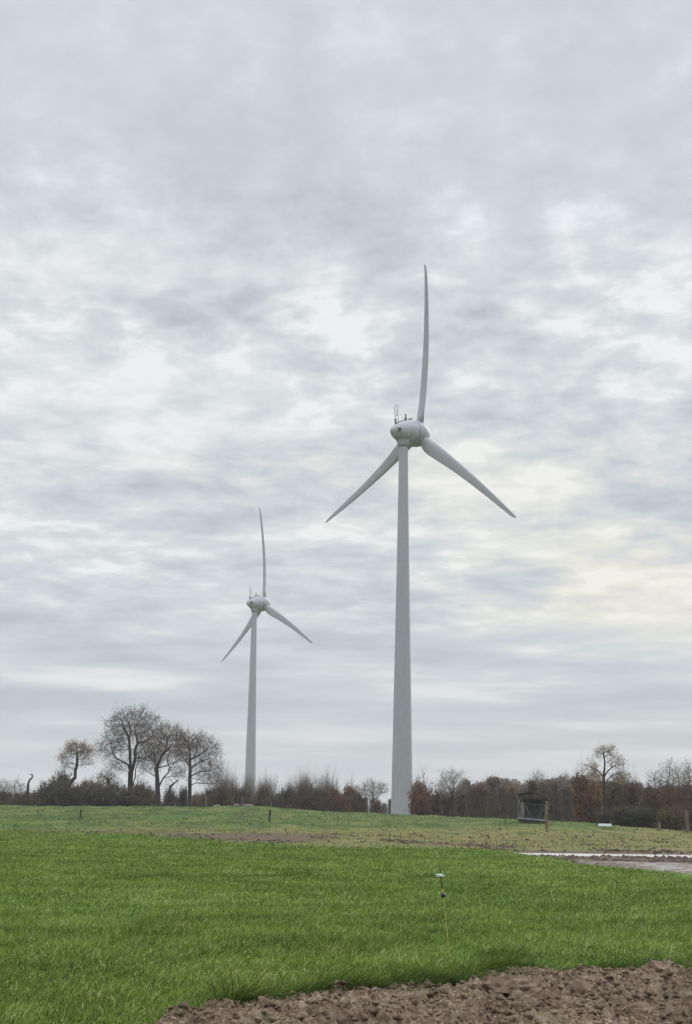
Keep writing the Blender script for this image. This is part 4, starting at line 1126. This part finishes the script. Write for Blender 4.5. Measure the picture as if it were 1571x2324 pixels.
mb = MB(); nseg = 14
for i in range(nseg+1):
    xx_ = -0.56 + 1.12*i/nseg
    for yy_, zz_ in ((-0.55, 0.10), (0.6, 0.30)):
        for dz_ in (0, 0.02):
            mb.v.append(Vector((xx_ + (0.12 if yy_ > 0 else -0.06), yy_, zz_ + 0.006*math.cos(i*PI) + dz_)))
for i in range(nseg):
    a = i*4; mb.f += [[a+1, a+5, a+7, a+3], [a, a+2, a+6, a+4], [a, a+4, a+5, a+1], [a+2, a+3, a+7, a+6]]
o = mb.build('corrugated_sheet', 'pale_sheet'); o.location = (p.x, DS, z0+0.05)
tag(o, 'pale bluish sheet lying in the grass below the slender tree', 'sheet')

# ------------------------------------------------------------------ animal shelter on skids
D = hit(1209, 1868, 125.0); print('shelter at', D)
pb = at(1209, 1868, D); z0 = tz(pb.x, D)
sh = thing('animal_shelter', 'dark-roofed wooden shelter with a slatted front standing on skids in the pasture', 'shelter', (pb.x, D, z0 - 0.02), R(13))
sh.rotation_euler = (0, R(4.0), R(-14)); sh.scale = (D/113,)*3
W_, DP, HF = 2.0, 1.5, 1.95            # width, depth, eaves height
fz = 0.30
for yv in (-DP/2, DP/2):
    MB().box((0, yv, 0.13), (W_+0.05, 0.12, 0.20)).build('skid', 'wood_dark', sh)
MB().box((0, 0, fz-0.02), (W_+0.16, DP+0.2, 0.09)).build('floor', 'paint_blue_grey', sh)
for xv, hv in ((-W_/2, HF), (W_/2, HF)):
    for yv in (-DP/2, DP/2):
        MB().box((xv, yv, fz + (hv-fz)/2 + 0.04), (0.085, 0.085, hv-fz-0.01)).build('corner_post', 'wood_grey', sh)
bw = MB()
for i in range(9): bw.box((-W_/2+0.15+i*(W_-0.3)/8, DP/2-0.07, fz+0.85), ((W_-0.3)/8-0.012, 0.025, 1.55))
bw.build('back_wall', 'wood_dark', sh)
for xv in (-W_/2+0.03, W_/2-0.03):
    sw = MB()
    for i in range(7): sw.box((xv, -DP/2+0.15+i*(DP-0.3)/6, fz+0.72), (0.025, (DP-0.3)/6-0.012, 1.30))
    sw.build('side_wall', 'wood_dark', sh)
MB().box((-W_/2+0.22, -DP/2+0.06, fz+0.62), (0.34, 0.025, 1.15)).build('front_panel', 'wood_grey', sh)
gt = MB(); gx0, gx1 = -W_/2+0.42, W_/2-0.07
gt.box(((gx0+gx1)/2, -DP/2+0.03, fz+0.16), (gx1-gx0, 0.03, 0.05)); gt.box(((gx0+gx1)/2, -DP/2+0.03, fz+1.12), (gx1-gx0, 0.03, 0.05))
for i in range(9): gt.box((gx0+0.03+i*(gx1-gx0-0.06)/8, -DP/2+0.058, fz+0.64), (0.035, 0.022, 1.0))
gt.build('slatted_gate', 'wood_slat', sh)
MB().bar((gx0+0.08, -DP/2, fz+0.95), (gx0+0.5, -DP/2, fz+0.12), 0.04, 0.02).build('brace', 'paint_blue_grey', sh)
MB().bar((gx1-0.05, -DP/2, fz+0.95), (gx1-0.42, -DP/2, fz+0.12), 0.04, 0.02).build('brace', 'paint_blue_grey', sh)
rf = MB(); prof = [(-1.15, 1.97), (-0.85, 2.07), (-0.45, 2.17), (-0.1, 2.21), (0.3, 2.17), (0.7, 2.06), (1.0, 1.94), (1.28, 1.76)]
for (xa, za) in prof:
    for yv in (-DP/2-0.18, DP/2+0.2):
        for dz_ in (0.0, 0.06): rf.v.append(Vector((xa, yv, za+dz_)))
for i in range(len(prof)-1):
    a = i*4; rf.f += [[a+1, a+5, a+7, a+3], [a, a+2, a+6, a+4], [a, a+4, a+5, a+1], [a+2, a+3, a+7, a+6]]
rf.f += [[0, 1, 3, 2], [len(rf.v)-4, len(rf.v)-2, len(rf.v)-1, len(rf.v)-3]]
rf.build('roof', 'roof_felt', sh)
MB().box((0, -DP/2-0.055, 1.86), (W_+0.1, 0.03, 0.17)).bar((-W_/2+0.05, -DP/2-0.03, 1.45), (-W_/2+0.4, -DP/2-0.03, 1.85), 0.05, 0.03).bar((W_/2-0.05, -DP/2-0.03, 1.45), (W_/2-0.35, -DP/2-0.03, 1.85), 0.05, 0.03).build('gable_board', 'wood_dark', sh)

# ------------------------------------------------------------------ electric fence stake in the foreground
D = ground_at(1021.5, 2196).y
base = Vector((ground_at(1021.5, 2196).x, D, 0.0))
sk = thing('fence_stake', 'thin leaning yellow-brown stake with white clip and black ball in the near grass', 'stake', base)
def lp(X, Y): 
    p = at(X, Y, D) - base; return (p.x, p.y, p.z)
MB().tube([lp(1022, 2215), lp(1021.5, 2196), lp(1016.5, 2131), lp(1012.5, 2097), lp(1009.7, 2057), lp(1004.2, 2017)], 0.0058, 8).build('rod', 'stake_rod', sk, True)
MB().tube([lp(1004.2, 2017.2), lp(1000.5, 1990), lp(998.8, 1972), lp(998.4, 1960)], [0.0078, 0.0075, 0.006, 0.001], 8).build('spike', 'rusty_steel', sk, True)
c = Vector(lp(1006, 2032)); s_ = D/F
bl = MB().lathe([(0.001, -1), (0.38, -.93), (.7, -.71), (.92, -.38), (1, 0), (.92, .38), (.7, .71), (.38, .93), (.001, 1)], k=20)
for v in bl.v: v *= 5.9*s_; v += c
bl.build('ball_insulator', 'black_plastic', sk, True)
c = Vector(lp(999.5, 1986.5)); u = s_
cl = MB(); cl.tube([c+Vector((0, -.006, -3*u)), c+Vector((0, -.006, 3*u))], 0.014, 10)
cl.tube([c+Vector((-11.5*u, 0, 1.2*u)), c+Vector((-8*u, 0, 1.6*u)), c+Vector((-4*u, 0, 1.0*u)), c+Vector((2*u, 0, 0))], [0.003, .006, .007, .008], 8)
cl.tube([c+Vector((-9*u, 0, -1.2*u)), c+Vector((-6*u, 0, -2.4*u)), c+Vector((-2*u, 0, -1.5*u))], [0.003, .005, .006], 8)
cl.tube([c+Vector((1*u, 0, 1*u)), c+Vector((5*u, 0, -1.2*u)), c+Vector((10*u, 0, -2.6*u))], [0.009, .008, .004], 8)
cl.tube([c+Vector((2*u, 0, 2*u)), c+Vector((4.5*u, 0, 2.8*u))], [0.007, .003], 8)
cl.build('wire_clip', 'white_plastic', sk, True)

# ------------------------------------------------------------------ big clods on the ploughed strip
for X, Y, s, sd_, lab in ((1166, 2250, (.25, .18, .10), 3, 'large brown earth clod, leftmost of the biggest ones on the ploughed strip'),
                      (1322, 2248, (.12, .12, .12), 4, 'upright brown earth clod right of the large one'),
                      (1456, 2296, (.12, .10, .06), 6, 'low earth clod near the bottom right of the ploughed strip'),
                      (1490, 2192+12, (.12, .10, .08), 8, 'earth clod at the grass edge on the far right')):
    p = ground_at(X, Y, 0.15); rock('earth_clod', lab, 'clod', (p.x, p.y, soil_z(p.x, p.y)+s[2]*0.3), s, sd_, 'clod', 'big clods on the ploughed strip')

# ------------------------------------------------------------------ thin damp air
def haze_mat():
    m = bpy.data.materials.new('haze'); m.use_nodes = True; t = NT(m.node_tree); t.n.clear()
    out = t.new('ShaderNodeOutputMaterial'); v = t.new('ShaderNodeVolumePrincipled')
    v.inputs['Color'].default_value = (0.97, 0.97, 0.97, 1); v.inputs['Density'].default_value = 0.00022
    t.l.new(v.outputs[0], out.inputs['Volume']); MATS['haze'] = m
haze_mat()
o = MB().box((0, 2800, 60), (6200, 6600, 128)).build('haze', 'haze'); tag(o, 'thin damp air over the fields', 'haze', kind='stuff')
